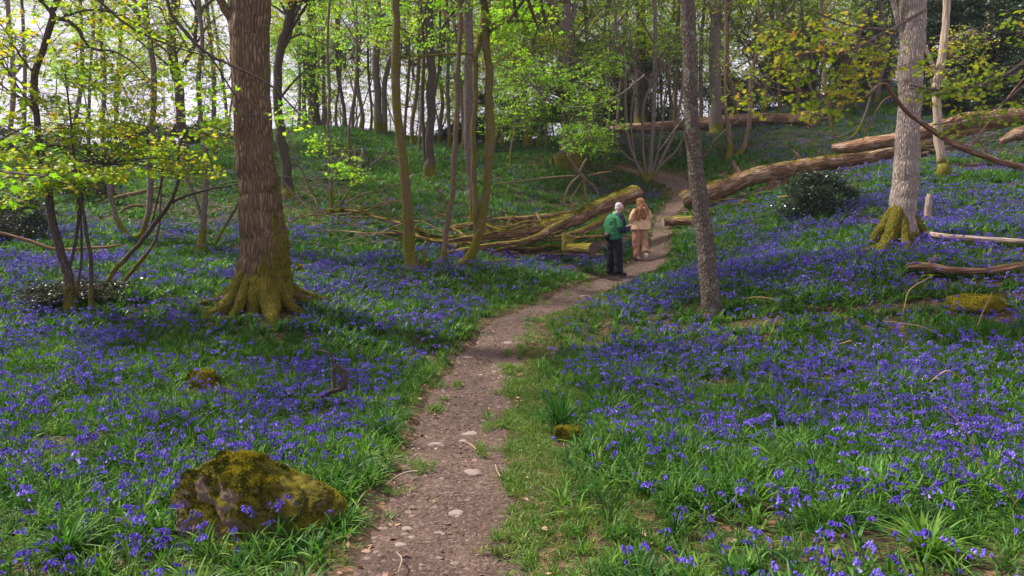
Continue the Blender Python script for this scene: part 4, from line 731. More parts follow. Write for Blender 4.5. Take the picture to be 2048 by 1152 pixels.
# ------------------------------------------------------------------ rocks
def rock(name, label, cat, px, py, w, h, mat, depth=.8, seed=0, amp=.16, subd=4, prof=None, sink=.25, rz=0, group=None):
    """px,py: bottom centre in the photograph; w,h in px"""
    b = hit(px, py); k = b[1]/F; bm = bmesh.new(); bmesh.ops.create_icosphere(bm, subdivisions=subd, radius=1)
    co = np.array([v.co[:] for v in bm.verts]); X, D, H = w*k/2, w*k/2*depth, h*k
    nse = fbm(co*1.6+seed*5, 4)*amp+fbm(co*6+seed, 2)*amp*.25; co = co*(1+nse[:, None]); z = co[:, 2]
    if subd >= 6: co = co*(1+.07*np.abs(vnoise(co*2.7+9))[:, None]*np.sign(vnoise(co*1.3+4))[:, None]-.07*np.clip(1-np.abs(vnoise(co*2.2+2))*7, 0, 1)[:, None]+.035*fbm(co*14, 3)[:, None]); z = co[:, 2]
    if prof is not None: top = np.interp(co[:, 0], np.linspace(-1, 1, len(prof)), prof)
    else: top = 1
    z = np.where(z > 0, (np.minimum(z, .75) if subd < 6 else z)*top, z*.3); P = np.c_[co[:, 0]*X, co[:, 1]*D, z*H/(1-sink)*(1.0)-sink*H*.3]
    for v, p in zip(bm.verts, P): v.co = p
    for f in bm.faces: f.smooth = True
    me = bpy.data.meshes.new(name); bm.to_mesh(me); bm.free(); me.materials.append(M[mat]); o = bpy.data.objects.new(name, me); COL.objects.link(o)
    if subd >= 6: moss_pile(o, o, 42000, .0105, upmin=.33, freq=4.)
    if mat == 'moss': moss_pile(o, o, 5000, .016, upmin=-.2)
    if mat == 'moss': LOGP.append(np.array([[b[0], b[1]+D*.3, b[2], X*.75]]))
    o.location = (b[0], b[1]+D*.7, T1(b[0], b[1]+D*.7)-(.05 if mat == 'stone' else 0)); o.rotation_euler = (0, 0, rz); return tag(o, label, cat, group)
rock('boulder', 'large moss-covered boulder among bluebells, bottom left', 'boulder', 484, 1088, 356, 126, 'rock', .7, 3, .07, 6, [1.15, 1.3, 1.25, 1.12, 1.02, .93, .84, .85, .9], .12)
rock('mossy_stone', 'flat mossy stone in front of the large boulder', 'stone', 445, 1112, 110, 24, 'rock', .6, 4)
rock('mossy_stone', 'little yellow moss mound right of the path, by a flower clump', 'stone', 1138, 884, 62, 26, 'moss', .8, 5)
rock('mossy_stone', 'yellow mossy stone among bluebells above the boulder', 'stone', 396, 775, 72, 28, 'moss', .8, 6)
rock('mossy_stone', 'broad yellow moss mound on the right-hand slope', 'stone', 1972, 628, 112, 28, 'moss', .8, 7)
rock('mossy_stone', 'small mossy lump right behind the huge trunk', 'stone', 597, 545, 32, 14, 'moss', .8, 8)
for i, (x, y, w, h, lab) in enumerate([(871,884,42,17,'grey wedge-shaped stone at the left edge of the path'),(944,862,44,10,'flat pale stone, farthest in the mid-path group'),(924,875,24,11,'small grey stone between wedge stone and flat pale stone'),(943,941,46,18,'rounded pale stone in the centre of the path'),
    (912,1024,44,20,'pointed pale stone low in the path'),(877,1060,36,14,'whitish patchy stone left of the pointed one'),(813,1052,32,22,'darker round stone, topmost of the left edge cluster'),(821,1066,30,12,'flat stone, middle of the left edge cluster'),(800,1081,32,20,'rounded stone, lower in the left edge cluster'),
    (786,1092,17,15,'smallest stone at the foot of the left edge cluster'),(1049,1083,36,18,'oval grey stone at the right path edge'),(1063,1104,36,20,'flat stone just below the oval right-edge one'),(983,825,22,8,'dark low stone at the right side of the path'),(935,712,28,7,'flat pale stone embedded where the path narrows'),
    (1016,682,26,6,'pale stone slab on the path, beyond the narrow part'),(992,738,20,5,'small slab beside the grass tuft on the path'),(1170,590,30,7,'pale stone in the path below the walkers'),(1148,586,16,5,'small white stone left of the one below the walkers'),(892,975,11,8,'tiny blue-grey pebble in the path centre'),(1215,566,14,5,'small pale stone by the walker in green')]):
    rock('stone', lab, 'stone', x, y, w, h*.42, 'stone', .8, i+20, .26, 4, [.5, .9, 1, .95, .7], .35, random.Random(i).uniform(-.4, .4))

# ------------------------------------------------------------------ people
def remesh(parts, name, mat, parent, loc, voxel=.012, smooth=6, fold=None):
    """parts: list of (P, R, sides[, sx, sy]) tubes merged into one continuous surface, in local coordinates"""
    mb = MB()
    for p in parts:
        if p[0] == 'e':
            _, c, r = p; bm = bmesh.new(); bmesh.ops.create_icosphere(bm, subdivisions=3, radius=1); v = np.array([x.co[:] for x in bm.verts])*np.array(r)+np.array(c)
            f = [[x.index for x in q.verts] for q in bm.faces]; bm.free(); mb.add(v, f)
        else:
            P, R = p[0], p[1]; sc = p[2] if len(p) > 2 else (1, 1); n = max(8, 4*len(P)); q = spline(np.c_[np.array(P, float), np.array(R, float)], n)
            tg = norm(np.gradient(q[:, :3], axis=0)); m2 = MB(); 
            sx, sy = sc; PP = q[:, :3]; L0 = len(PP); ref = np.array([0, 1., 0]) if abs(tg[:, 1].mean()) < .8 else np.array([0, 0, 1.])
            Xa = norm(np.cross(tg, ref)); Ya = np.cross(Xa, tg); th = np.linspace(0, 2*math.pi, 16, endpoint=False)
            V = PP[:, None]+(Xa[:, None]*np.cos(th)[None, :, None]*sx+Ya[:, None]*np.sin(th)[None, :, None]*sy)*q[:, 3][:, None, None]
            V = np.concatenate([V.reshape(-1, 3), PP[:1], PP[-1:]]); idx = np.arange(L0*16).reshape(L0, 16); a = idx[:-1]; b = idx[1:]
            o = mb.n; mb.add(V, np.stack([a, np.roll(a, -1, 1), np.roll(b, -1, 1), b], -1).reshape(-1, 4))
            f3 = [[L0*16, idx[0][(j+1) % 16], idx[0][j]] for j in range(16)]+[[L0*16+1, idx[-1][j], idx[-1][(j+1) % 16]] for j in range(16)]
            mb.l.append((np.array(f3)+o).ravel()); mb.t.append(np.full(32, 3)); mb.m.append(np.zeros(32))
    o = mb.build('tmp', mat); me0 = o.data
    md = o.modifiers.new('r', 'REMESH'); md.mode = 'VOXEL'; md.voxel_size = voxel
    s = o.modifiers.new('s', 'SMOOTH'); s.iterations = smooth; s.factor = .5
    dg = bpy.context.evaluated_depsgraph_get(); dg.update(); me = bpy.data.meshes.new_from_object(o.evaluated_get(dg)); bpy.data.objects.remove(o); bpy.data.meshes.remove(me0)
    me.name = name; me.materials.clear(); me.materials.append(mat)
    if fold:
        co = np.empty(len(me.vertices)*3, np.float32); me.vertices.foreach_get('co', co); co = co.reshape(-1, 3); nr = np.empty(len(me.vertices)*3, np.float32); me.vertices.foreach_get('normal', nr); nr = nr.reshape(-1, 3)
        p = co*np.array(fold[1])+fbm(co*4, 2)[:, None]*.6; co = co+nr*(fold[0]*(1-2.2*np.abs(vnoise(p)))+fold[0]*.4*vnoise(p*2.1))[:, None]; me.vertices.foreach_set('co', co.astype(np.float32).ravel())
    for p in me.polygons: p.use_smooth = True
    ob = bpy.data.objects.new(name, me); COL.objects.link(ob); ob.parent = parent; return ob
skin = flat_mat('skin', (.50, .27, .2), .6, .06); 
def cloth(name, c, c2=None, scale=9, split=None):
    t = NT(name); o = t.n('TexCoord').outputs['Object']; n = t.noise(o, scale, 4, .6); cc = t.mix(n, tuple(x*.75 for x in c), tuple(min(1, x*1.2) for x in c))
    t.pbr(cc, .85, t.bump(t.noise(o, 7, 3, .6), .9, .03), .2); return t.m
def fingers(h, d, palm_n, parts, s=1.):
    """five fingers from hand centre h pointing along d"""
    h = np.array(h, float); d = norm(np.array(d, float)); n = norm(np.array(palm_n, float)); w = np.cross(d, n)
    for i, (off, ln) in enumerate(((-.03, .062), (-.01, .07), (.01, .066), (.03, .052))):
        a = h+w*off*s+d*.03*s; parts.append(([a, a+d*ln*.5*s+n*.012*s, a+d*ln*.8*s+n*.035*s], [.0095*s, .009*s, .0075*s]))
    a = h-w*.032*s-d*.015*s; parts.append(([a, a-w*.02*s+n*.02*s+d*.015*s, a-w*.012*s+n*.042*s+d*.04*s], [.012*s, .0105*s, .009*s]))
def head(c, fwd, parts, s=1.):
    """ellipsoid skull with nose, brow, ears, jaw; c = centre, fwd = facing"""
    c = np.array(c, float); f = norm(np.array(fwd, float)); r = norm(np.cross(f, [0, 0, 1.])); u = np.cross(r, f)
    parts += [('e', c+u*.02, (.076*s, .088*s, .098*s)), ('e', c+f*.03-u*.045, (.056*s, .062*s, .06*s)), ('e', c+f*.098-u*.012, (.014, .014, .02)), ('e', c+f*.075-u*.065, (.022, .02, .014)), ('e', c+r*.078-u*.01, (.012, .018, .03)), ('e', c-r*.078-u*.01, (.012, .018, .03)), ('e', c+f*.078+u*.022, (.045, .018, .01))]
    return f, r, u
def small(name, parent, mat, c, r, seg=10):
    bm = bmesh.new(); bmesh.ops.create_uvsphere(bm, u_segments=seg, v_segments=seg, radius=1)
    for v in bm.verts: v.co = Vector((v.co.x*r[0]+c[0], v.co.y*r[1]+c[1], v.co.z*r[2]+c[2]))
    for f in bm.faces: f.smooth = True
    me = bpy.data.meshes.new(name); bm.to_mesh(me); bm.free(); me.materials.append(mat); o = bpy.data.objects.new(name, me); COL.objects.link(o); o.parent = parent; return o
# -- man: local +Y is where his chest points
mb_ = hit(1228, 551); man = thing('person', mb_, 'person in a green and navy jacket, black trousers, looking down at held paper', 'person')
ms = 145*mb_[1]/F/1.72; man.rotation_euler = (0, 0, math.radians(-62)); man.scale = (ms,)*3
hl, hr = (-.09, .37, 1.16), (.06, .40, 1.13)
body = [([(0, 0, .85), (0, 0, 1.0), (0, .0, 1.2), (0, .02, 1.38)], [.15, .15, .16, .13], (1, .7)), ([(0, .02, 1.36), (0, .06, 1.46), (0, .11, 1.52)], [.06, .055, .055]),
        ([(-.1, 0, .92), (-.1, .01, .5), (-.11, -.02, .08)], [.08, .055, .04]), ([(.1, 0, .92), (.11, .03, .5), (.12, .04, .08)], [.08, .055, .04]), 
        ([(-.19, .02, 1.36), (-.25, .04, 1.1), hl], [.05, .042, .028]), ([(.19, .02, 1.36), (.25, .06, 1.1), hr], [.05, .042, .028]), ('e', hl, (.04, .045, .02)), ('e', hr, (.04, .045, .02)),
        ([(-.11, -.05, .05), (-.12, .12, .03)], [.035, .03]), ([(.12, 0, .05), (.13, .18, .03)], [.035, .03])]
fingers(hl, (.2, 1, .1), (0, 0, 1), body); fingers(hr, (-.2, 1, .1), (0, 0, 1), body)
f_, r_, u_ = head((0, .15, 1.6), (.0, 1, -.6), body); remesh(body, 'body', skin, man, mb_, .009, 3)
green = cloth('jacket_green', (.028, .15, .065)); navy = cloth('navy_cloth', (.018, .022, .05)); blk = cloth('black_cloth', (.006, .007, .012)); shoe = flat_mat('shoe_black', (.012, .011, .012), .5)
remesh([([(0, -.01, .84), (0, -.01, .92), (0, -.01, 1.02), (0, -.02, 1.2), (0, 0, 1.34), (0, .02, 1.42)], [.2, .225, .225, .225, .215, .13], (1, .85)), ([(-.17, .0, 1.38), (-.25, -.01, 1.25), (-.29, .0, 1.12)], [.085, .085, .08]), ([(.17, .0, 1.38), (.25, -.01, 1.25), (.29, .0, 1.12)], [.085, .085, .08])], 'jacket', green, man, mb_, .011, 4, (.008, (7, 7, 11)))
remesh([([(-.15, .01, 1.42), (-.24, .02, 1.34), (-.30, .03, 1.15), (-.285, .04, 1.06), (-.2, .22, 1.1), (-.12, .32, 1.15)], [.07, .078, .079, .076, .062, .045]), ([(-.17, .03, 1.40), (0, .06, 1.36), (.17, .03, 1.4)], [.07, .1, .07], (1, .8))], 'jacket_sleeve', navy, man, mb_, .01, 3, (.01, (6, 6, 16)))
remesh([([(.15, .01, 1.42), (.24, .02, 1.34), (.30, .03, 1.15), (.285, .04, 1.06), (.2, .24, 1.08), (.10, .345, 1.12)], [.07, .078, .079, .076, .062, .045])], 'jacket_sleeve', navy, man, mb_, .01, 3, (.01, (6, 6, 16)))
remesh([([(0, .03, 1.40), (0, .045, 1.45), (0, .06, 1.48)], [.09, .082, .076])], 'collar', cloth('collar_green', (.2, .42, .3)), man, mb_, .01, 3)
remesh([([(0, -.01, .94), (0, -.01, .86), (0, -.01, .8)], [.17, .175, .15], (1, .75)), ([(-.09, -.01, .86), (-.1, .0, .5), (-.11, -.02, .28), (-.115, -.02, .07)], [.12, .105, .1, .1]), ([(.09, 0, .86), (.115, .02, .5), (.135, .03, .28), (.14, .03, .07)], [.12, .105, .1, .1])], 'trousers', blk, man, mb_, .011, 4, (.012, (7, 7, 9)))
for sx, dy in ((-1, 0), (1, .06)): remesh([([(sx*.118, -.09+dy, .05), (sx*.12, .02+dy, .05), (sx*.135, .15+dy, .035), (sx*.14, .2+dy, .03)], [.048, .05, .046, .03], (1.05, .9))], 'shoe', shoe, man, mb_, .01, 3)
remesh([([(-.06, -.19, .93), (0, -.22, .93), (.08, -.19, .93)], [.07, .085, .07], (1, .8)), ([(-.2, 0, .98), (-.12, -.16, .97), (0, -.2, .97), (.12, -.16, .97), (.2, 0, .98)], [.022]*5)], 'waist_bag', flat_mat('bag_black', (.01, .01, .013), .55), man, mb_, .01, 3)
remesh([('e', np.array((0, .14, 1.635))-f_*.022, (.083, .086, .088)), ('e', np.array((0, .08, 1.59)), (.07, .05, .06))], 'hair', flat_mat('grey_hair', (.55, .52, .56), .8, .25, 60), man, mb_, .01, 3)
c0 = np.array((0, .15, 1.6))
for sx in (-1, 1): small('eye', man, flat_mat('eye_dark', (.03, .02, .02), .3), c0+f_*.084+r_*sx*.032+u_*.005, (.012, .008, .008))
bm = bmesh.new(); bmesh.ops.create_cube(bm, size=1); bmesh.ops.bevel(bm, geom=bm.edges[:], offset=.1, segments=2)
me = bpy.data.meshes.new('folded_map'); bm.to_mesh(me); bm.free(); me.materials.append(flat_mat('paper_dark', (.16, .12, .1), .6)); pm = bpy.data.objects.new('phone', me); COL.objects.link(pm)
cr_, sr_ = math.cos(math.radians(-62)), math.sin(math.radians(-62)); lp = (0, .47*ms, 1.2*ms)
pm.location = (mb_[0]+cr_*lp[0]-sr_*lp[1], mb_[1]+sr_*lp[0]+cr_*lp[1], mb_[2]+lp[2]); pm.rotation_euler = (math.radians(35), 0, math.radians(-62)); pm.scale = (.16, .09, .012); tag(pm, 'small dark flat phone-like item held up in the walker\'s hands', 'phone')
# -- woman, back to camera, walking away
wb = hit(1280, 519); wo_ = thing('person', wb, 'person with long wavy auburn hair, cream jacket and tan trousers, walking away', 'person')
ws = 121*wb[1]/F/1.66; wo_.rotation_euler = (0, 0, math.radians(8)); wo_.scale = (ws,)*3
HR = (.10, .12, 1.52); HL = (-.17, .22, 1.0)
body = [([(0, 0, .82), (0, 0, 1.0), (0, 0, 1.2), (0, 0, 1.33)], [.15, .13, .145, .11], (1, .7)), ([(0, 0, 1.3), (0, .015, 1.4), (0, .02, 1.46)], [.052, .048, .05]),
        ([(-.08, 0, .86), (-.085, .05, .46), (-.07, .02, .08)], [.085, .055, .036]), ([(.08, 0, .86), (.095, .02, .48), (.09, -.2, .2)], [.085, .055, .036]),
        ([(-.16, 0, 1.3), (-.22, .04, 1.07), HL], [.045, .038, .026]), ([(.16, 0, 1.3), (.26, .06, 1.16), (.19, .12, 1.36), HR], [.045, .04, .032, .025]), ('e', HR, (.025, .035, .045)), ('e', HL, (.03, .04, .025)),
        ([(-.07, -.02, .04), (-.07, .14, .03)], [.032, .028]), ([(.09, -.2, .2), (.09, -.16, .09)], [.03, .026])]
fingers(HR, (-.1, .1, 1), (-1, .2, 0), body, .9); fingers(HL, (.2, 1, -.3), (0, 0, 1), body, .9)
f_, r_, u_ = head((0, .03, 1.54), (.1, 1, 0), body, .97); remesh(body, 'body', skin, wo_, wb, .009, 3)
cream = cloth('cream_cloth', (.62, .40, .24), scale=6); tan = cloth('tan_cloth', (.36, .19, .12), scale=5); hairm = NT('auburn_hair'); bkk = hairm.n('TexCoord').outputs['Object']
mp = hairm.n('Mapping', {'Vector': bkk, 'Scale': (1, 1, .12)}).outputs[0]; nh = hairm.noise(mp, 45, 4, .7); hairm.pbr(hairm.mix(hairm.ramp(nh, [(.3, 0.), (.7, 1.)]), (.12, .045, .02), (.45, .22, .09)), .6, hairm.bump(nh, 1., .02), .3)
remesh([([(0, 0, .80), (0, 0, .86), (0, -.01, 1.0), (0, -.01, 1.18), (0, 0, 1.32), (0, .01, 1.38)], [.265, .262, .225, .2, .185, .1], (1, .72)), ([(-.14, 0, 1.33), (-.21, -.02, 1.22), (-.245, .02, 1.06), (-.2, .16, .99)], [.075, .075, .07, .055]),
        ([(.14, 0, 1.33), (.22, .0, 1.26), (.275, .05, 1.15), (.25, .1, 1.24), (.19, .12, 1.36), (.14, .12, 1.44)], [.078, .08, .08, .07, .06, .048]), ([(.2, .04, 1.12), (.235, .06, .98), (.25, .05, .86)], [.09, .08, .075], (1, .6))], 'jacket', cream, wo_, wb, .01, 3, (.013, (10, 10, 5)))
remesh([([(0, 0, .95), (0, 0, .86), (0, -.01, .78)], [.17, .19, .165], (1, .75)), ([(-.09, 0, .84), (-.1, .03, .5), (-.085, .03, .28), (-.08, .02, .06)], [.115, .105, .1, .085]), ([(.09, 0, .84), (.105, .0, .62), (.11, .0, .5), (.105, -.1, .34), (.095, -.2, .2)], [.115, .108, .1, .095, .085])], 'trousers', tan, wo_, wb, .01, 4, (.012, (10, 10, 6)))
sh2 = flat_mat('pale_shoe', (.5, .36, .3), .6); wh = flat_mat('white_sole', (.75, .7, .68), .6)
a = remesh([([(-.07, -.07, .05), (-.07, .04, .05), (-.07, .15, .035)], [.042, .045, .032])], 'shoe', sh2, wo_, wb, .01, 3); remesh([([(.09, -.25, .16), (.1, -.2, .1), (.12, -.1, .05)], [.042, .045, .034])], 'shoe', sh2, wo_, wb, .01, 3)
remesh([([(.1, -.285, .14), (.11, -.225, .065), (.13, -.12, .01)], [.03, .032, .025], (1.2, .4))], 'sole', wh, wo_, wb, .008, 2)
hp = [('e', (0, -.005, 1.56), (.098, .105, .105)), ('e', (0, -.06, 1.42), (.12, .08, .14)), ('e', (-.02, -.1, 1.28), (.15, .075, .16))]; rh = random.Random(5)
for j in range(26):
    x = rh.uniform(-.15, .12); y0 = -.06-.05*rh.random(); ph = rh.uniform(0, 6); ln = rh.uniform(.28, .5)
    hp.append(([(x*.5, -.07, 1.56), (x*.9+.02*math.sin(ph), y0-.04, 1.56-ln*.4), (x*1.15+.03*math.sin(ph+2), y0-.09, 1.56-ln*.75), (x*1.3+.03*math.sin(ph+4), y0-.09, 1.56-ln)], [.03, .028, .024, .01]))
remesh(hp, 'hair', hairm.m, wo_, wb, .008, 1, (.022, (22, 22, 7)))

# ------------------------------------------------------------------ ground cover (geometry-node instances on scattered points)
def blade_proto(rng, nb, ln, wd, seg, spread, mb=None, mat=0, arch=1.):
    mb = mb or MB()
    for i in range(nb):
        an = rng.uniform(0, 2*math.pi); l = ln*rng.uniform(.6, 1.15); w = wd*rng.uniform(.7, 1.2); b = np.array([rng.normal(0, .02), rng.normal(0, .02), -.02])*1.
        sp = spread*rng.uniform(.35, 1.2); t_ = np.linspace(0, 1, seg+1); out = sp*l*(t_**1.4); z = l*(t_*math.sqrt(max(.1, 1-sp*sp*.5))-arch*.55*sp*t_**2.6)
        d = np.array([math.cos(an), math.sin(an), 0]); s = np.array([-d[1], d[0], 0]); tw = rng.normal(0, .25)
        ws_ = w*np.sin(np.clip(t_*.86+.14, 0, 1)*math.pi)**.6*np.where(t_ > .97, .12, 1); C = b+d*out[:, None]+np.array([0, 0, 1.])*z[:, None]+s*(tw*l*t_[:, None]**2*.4)
        Lf = C-s*ws_[:, None]/2+np.array([0, 0, w*.18]); Rt = C+s*ws_[:, None]/2+np.array([0, 0, w*.18])
        V = np.stack([Lf, C, Rt], 1).reshape(-1, 3); idx = np.arange((seg+1)*3).reshape(seg+1, 3)
        if seg <= 2: V = np.stack([Lf, Rt], 1).reshape(-1, 3); idx = np.arange((seg+1)*2).reshape(seg+1, 2)
        a = idx[:-1]; c = idx[1:]; Fc = np.stack([a[:, :-1], a[:, 1:], c[:, 1:], c[:, :-1]], -1).reshape(-1, 4)
        mb.add(V, Fc, None, 0, rng.random(), mat)
    return mb
def bell_proto(rng, near, nst=1):
    mb = MB()
    for s_ in range(nst):
        h = rng.uniform(.2, .31); an = rng.uniform(0, 6.28); d = np.array([math.cos(an), math.sin(an), 0]); o = np.array([rng.normal(0, .05), rng.normal(0, .05), 0])*(nst > 1)
        st = spline([o, o+np.array([0, 0, h*.55])+d*.01, o+np.array([0, 0, h*.92])+d*.045, o+np.array([0, 0, h*.96])+d*.09], 8 if near else 5)
        tubes(mb, st[None], np.full((1, len(st)), .0022 if near else .003), 3, 1)
        nb = rng.integers(6, 11) if near else rng.integers(4, 6)
        for j in range(nb):
            u = .55+.45*(j+1)/nb; p = st[min(len(st)-1, int(u*(len(st)-1)+.5))]*1.; p = p+np.array([0, 0, .004]); a2 = an+rng.normal(0, 1.1)+(math.pi*.5 if j % 2 else -math.pi*.4)*(.6)
            q = np.array([math.cos(a2), math.sin(a2), 0]); base = p+q*.012+np.array([0, 0, rng.uniform(-.012, .01)]); ax = norm(q*.55+np.array([0, 0, -1.])+rng.normal(0, .15, 3)); l = rng.uniform(.015, .021); r = rng.uniform(.004, .0055)
            X = norm(np.cross(ax, [.3, .2, 1])); Y_ = np.cross(ax, X); k = 6 if near else 4; th = np.arange(k)*2*math.pi/k; rad = [(0, .35), (.3, 1.), (.75, .95), (1., 1.75)] if near else [(0, .6), (1, 2.1)]
            if not near: l *= 1.2; r *= 1.2
            V = np.array([base+ax*l*t_+(X*math.cos(a)+Y_*math.sin(a))*r*m_ for t_, m_ in rad for a in th]); n_ = len(rad); idx = np.arange(n_*k).reshape(n_, k); a = idx[:-1]; b = idx[1:]
            mb.add(V, np.stack([a, np.roll(a, -1, 1), np.roll(b, -1, 1), b], -1).reshape(-1, 4), None, 0, rng.random(), 0)
            mb.add(V[:k], [list(range(k))[:4]] if k == 4 else [[0, 1, 2, 3], [0, 3, 4, 5]], None, 0, .2, 0)
    return mb
def protos(prefix, lst, mats):
    c = bpy.data.collections.new(prefix)
    for i, mb in enumerate(lst):
        o = mb.build('%s_%02d' % (prefix, i), mats); COL.objects.unlink(o); c.objects.link(o)
    return c
def scatter(name, label, cat, pts, rot, scale, idx, coll):
    me = bpy.data.meshes.new(name); me.vertices.add(len(pts)); me.vertices.foreach_set('co', pts.ravel().astype(np.float32))
    for nm, ty, ar, key in (('rot', 'FLOAT_VECTOR', rot, 'vector'), ('scl', 'FLOAT', scale, 'value'), ('pick', 'INT', idx, 'value')):
        a = me.attributes.new(nm, ty, 'POINT'); a.data.foreach_set(key, np.ascontiguousarray(ar).ravel().astype(np.int32 if ty == 'INT' else np.float32))
    o = bpy.data.objects.new(name, me); COL.objects.link(o); tag(o, label, cat, kind='stuff')
    g = bpy.data.node_groups.new(name, 'GeometryNodeTree'); g.interface.new_socket('Geometry', in_out='INPUT', socket_type='NodeSocketGeometry'); g.interface.new_socket('Geometry', in_out='OUTPUT', socket_type='NodeSocketGeometry')
    N = g.nodes.new; i = N('NodeGroupInput'); ou = N('NodeGroupOutput'); ip = N('GeometryNodeInstanceOnPoints'); ci = N('GeometryNodeCollectionInfo'); ci.inputs['Collection'].default_value = coll; ci.inputs['Separate Children'].default_value = True; ci.inputs['Reset Children'].default_value = True
    def at_(nm, ty): q = N('GeometryNodeInputNamedAttribute'); q.data_type = ty; q.inputs['Name'].default_value = nm; return q.outputs['Attribute']
    l = g.links.new; l(i.outputs[0], ip.inputs['Points']); l(ci.outputs[0], ip.inputs['Instance']); ip.inputs['Pick Instance'].default_value = True
    l(at_('pick', 'INT'), ip.inputs['Instance Index']); e = N('FunctionNodeEulerToRotation'); l(at_('rot', 'FLOAT_VECTOR'), e.inputs[0]); l(e.outputs[0], ip.inputs['Rotation']); l(at_('scl', 'FLOAT'), ip.inputs['Scale']); l(ip.outputs[0], ou.inputs[0])
    m = o.modifiers.new('scatter', 'NODES'); m.node_group = g; return o
R = np.random.default_rng(77)
def field(density_near, y0, y1, rng, wide=.86):
    """uniform points in the wedge in front of the camera"""
    A = wide*(y1*y1-y0*y0)+5*(y1-y0); n = int(A*density_near); y = np.sqrt(rng.random(n)*(y1*y1-y0*y0)+y0*y0); x = (rng.random(n)*2-1)*(wide*y+2.5); return x, y
BANDS = [(1.2, 9), (9, 20), (20, 50)]
TB = [hit(525, 612)]
def clear(x, y):
    k = np.ones(len(x), bool)
    for cx, cy, r in ((hit(525,612)[0], hit(525,612)[1]-.1, .5), (hit(1800,490)[0], hit(1800,490)[1]-.1, .38), (hit(1423,634)[0], hit(1423,634)[1], .17), (hit(484,1088)[0], hit(484,1088)[1]+.3, .36)): k &= (x-cx)**2+(y-cy)**2 > r*r
    for q in LOGP:
        if q[:, 3].max() < .03 or q[:, 1].min() > 40: continue
        d2 = ((x[:, None]-q[None, :, 0])**2+(y[:, None]+.12-q[None, :, 1])**2-(q[None, :, 3]*1.25)**2).min(1); k &= d2 > .02
    return k
def patch(x, y, s, o=0): return fbm(np.c_[x*s, y*s, x*0+o], 3)
# leaves of the bluebells
X, Y, I, SC = [], [], [], []
for bi, dens in enumerate((170, 115, 60)):
    x, y = field(dens, *BANDS[bi], R); d, s = pathdist(x, y); keep = clear(x, y)
    edge = np.where(s > 0, np.where(y < 14, .16+.12*vnoise(np.c_[x*2, y*2, x*0]), .02), .02+.08*vnoise(np.c_[x*2, y*2, x*0]))
    p = np.clip((d-edge)/.18, 0, 1)
    gr = (s > 0)*(d < .9+.4*vnoise(np.c_[y*.8, x*0, x*0]))*(y < 14.5)*(y > 3.4); p = p*np.where(gr, .22, 1); pn = patch(x, y, .9, 3); p *= np.clip(1.0+pn*.8, .5, 1)
    k = keep & (R.random(len(x)) < p); x, y, d, pn = x[k], y[k], d[k], pn[k]; X.append(x); Y.append(y)
    I.append(R.integers(0, 6, len(x))+(0 if bi == 0 else 6)); SC.append(R.uniform(.6, 1.15, len(x))*np.where(d < .35, .85, 1)*(1+.3*np.clip(patch(x, y, 1.7, 8), -1, 1))*(1, 1., 1.15)[bi])
x, y, ii, sc = map(np.concatenate, (X, Y, I, SC)); P = np.c_[x, y, T(x, y)]
P[:, 2] -= .0
rt = np.c_[R.normal(0, .16, len(x)), R.normal(0, .16, len(x)), R.uniform(0, 6.28, len(x))]
pr = [blade_proto(R, 20, .235, .0105, 6, .85) for _ in range(6)]+[blade_proto(R, 11, .24, .022, 2, .75) for _ in range(4)]+[blade_proto(R, 12, .27, .02, 2, .95) for _ in range(2)]
scatter('bluebell_leaves', 'strap-like dark green bluebell leaves carpeting the wood floor', 'ground cover', P, rt, sc, ii, protos('leaf_tuft', pr, [M['blade']]))
# grass along the path
X, Y, SC = [], [], []
for bi, dens in enumerate((720, 420, 60)):
    x, y = field(dens, *BANDS[bi], R, .5 if bi else .8); d, s = pathdist(x, y)
    r1 = np.clip((d+.10+.15*patch(x, y, 2.3, 1))/.12, 0, 1)*np.clip((1.25-d)/.5, 0, 1)*(s > 0)*(y < 15)*.95
    r2 = np.clip((d+.02)/.1, 0, 1)*np.clip((.35-d)/.15, 0, 1)*.35; r3 = (patch(x, y, .8, 6) > .35)*(d > .05)*.45
    tuft = (patch(x, y, 4, 12) > .55)*(d > -.3)*(d < 0)*.35
    k = clear(x, y) & (R.random(len(x)) < np.maximum(np.maximum(r1, r2), np.maximum(r3, tuft))); X.append(x[k]); Y.append(y[k]); SC.append(R.uniform(.5, 1.15, k.sum()))
x, y, sc = map(np.concatenate, (X, Y, SC)); P = np.c_[x, y, T(x, y)-.015]
rt = np.c_[R.normal(0, .2, len(x)), R.normal(0, .2, len(x)), R.uniform(0, 6.28, len(x))]
scatter('grass', 'short yellow-green grass along the right-hand edge of the path', 'grass', P, rt, sc, R.integers(0, 6, len(x)), protos('grass_tuft', [blade_proto(R, 14, .12, .007, 3, .9) for _ in range(6)], [M['grass']]))
# flowers
X, Y, I, SC = [], [], [], []
for bi, dens in enumerate((190, 104, 38)):
    x, y = field(dens, *BANDS[bi], R); d, s = pathdist(x, y); pn = patch(x, y, .55, 20); pf = patch(x, y, 2.4, 30)
    base = np.where(s > 0, np.clip((d-.3)/1.1, 0, 1), np.clip((d-.12)/.55, 0, 1)); base = base*np.where((s > 0) & (y < 7), .85, 1.)
    lo = np.where(y > 24, .6, 1.)*np.where((y > 18.5) & (x < 3), .32, 1.)*np.where((y < 4.6) & (x < 0), .75, 1.)
    p = base*lo*np.clip(.5+pn*np.where(y < 8, .45, .75)+pf*np.where(y < 8, .55, .75), .04, 1); k = clear(x, y) & (R.random(len(x)) < p)
    x, y = x[k], y[k]; X.append(x); Y.append(y); I.append(R.integers(0, 8, len(x))+(0 if bi == 0 else 8)); SC.append(R.uniform(.55, 1.1, len(x))*(1, .88, .95)[bi])
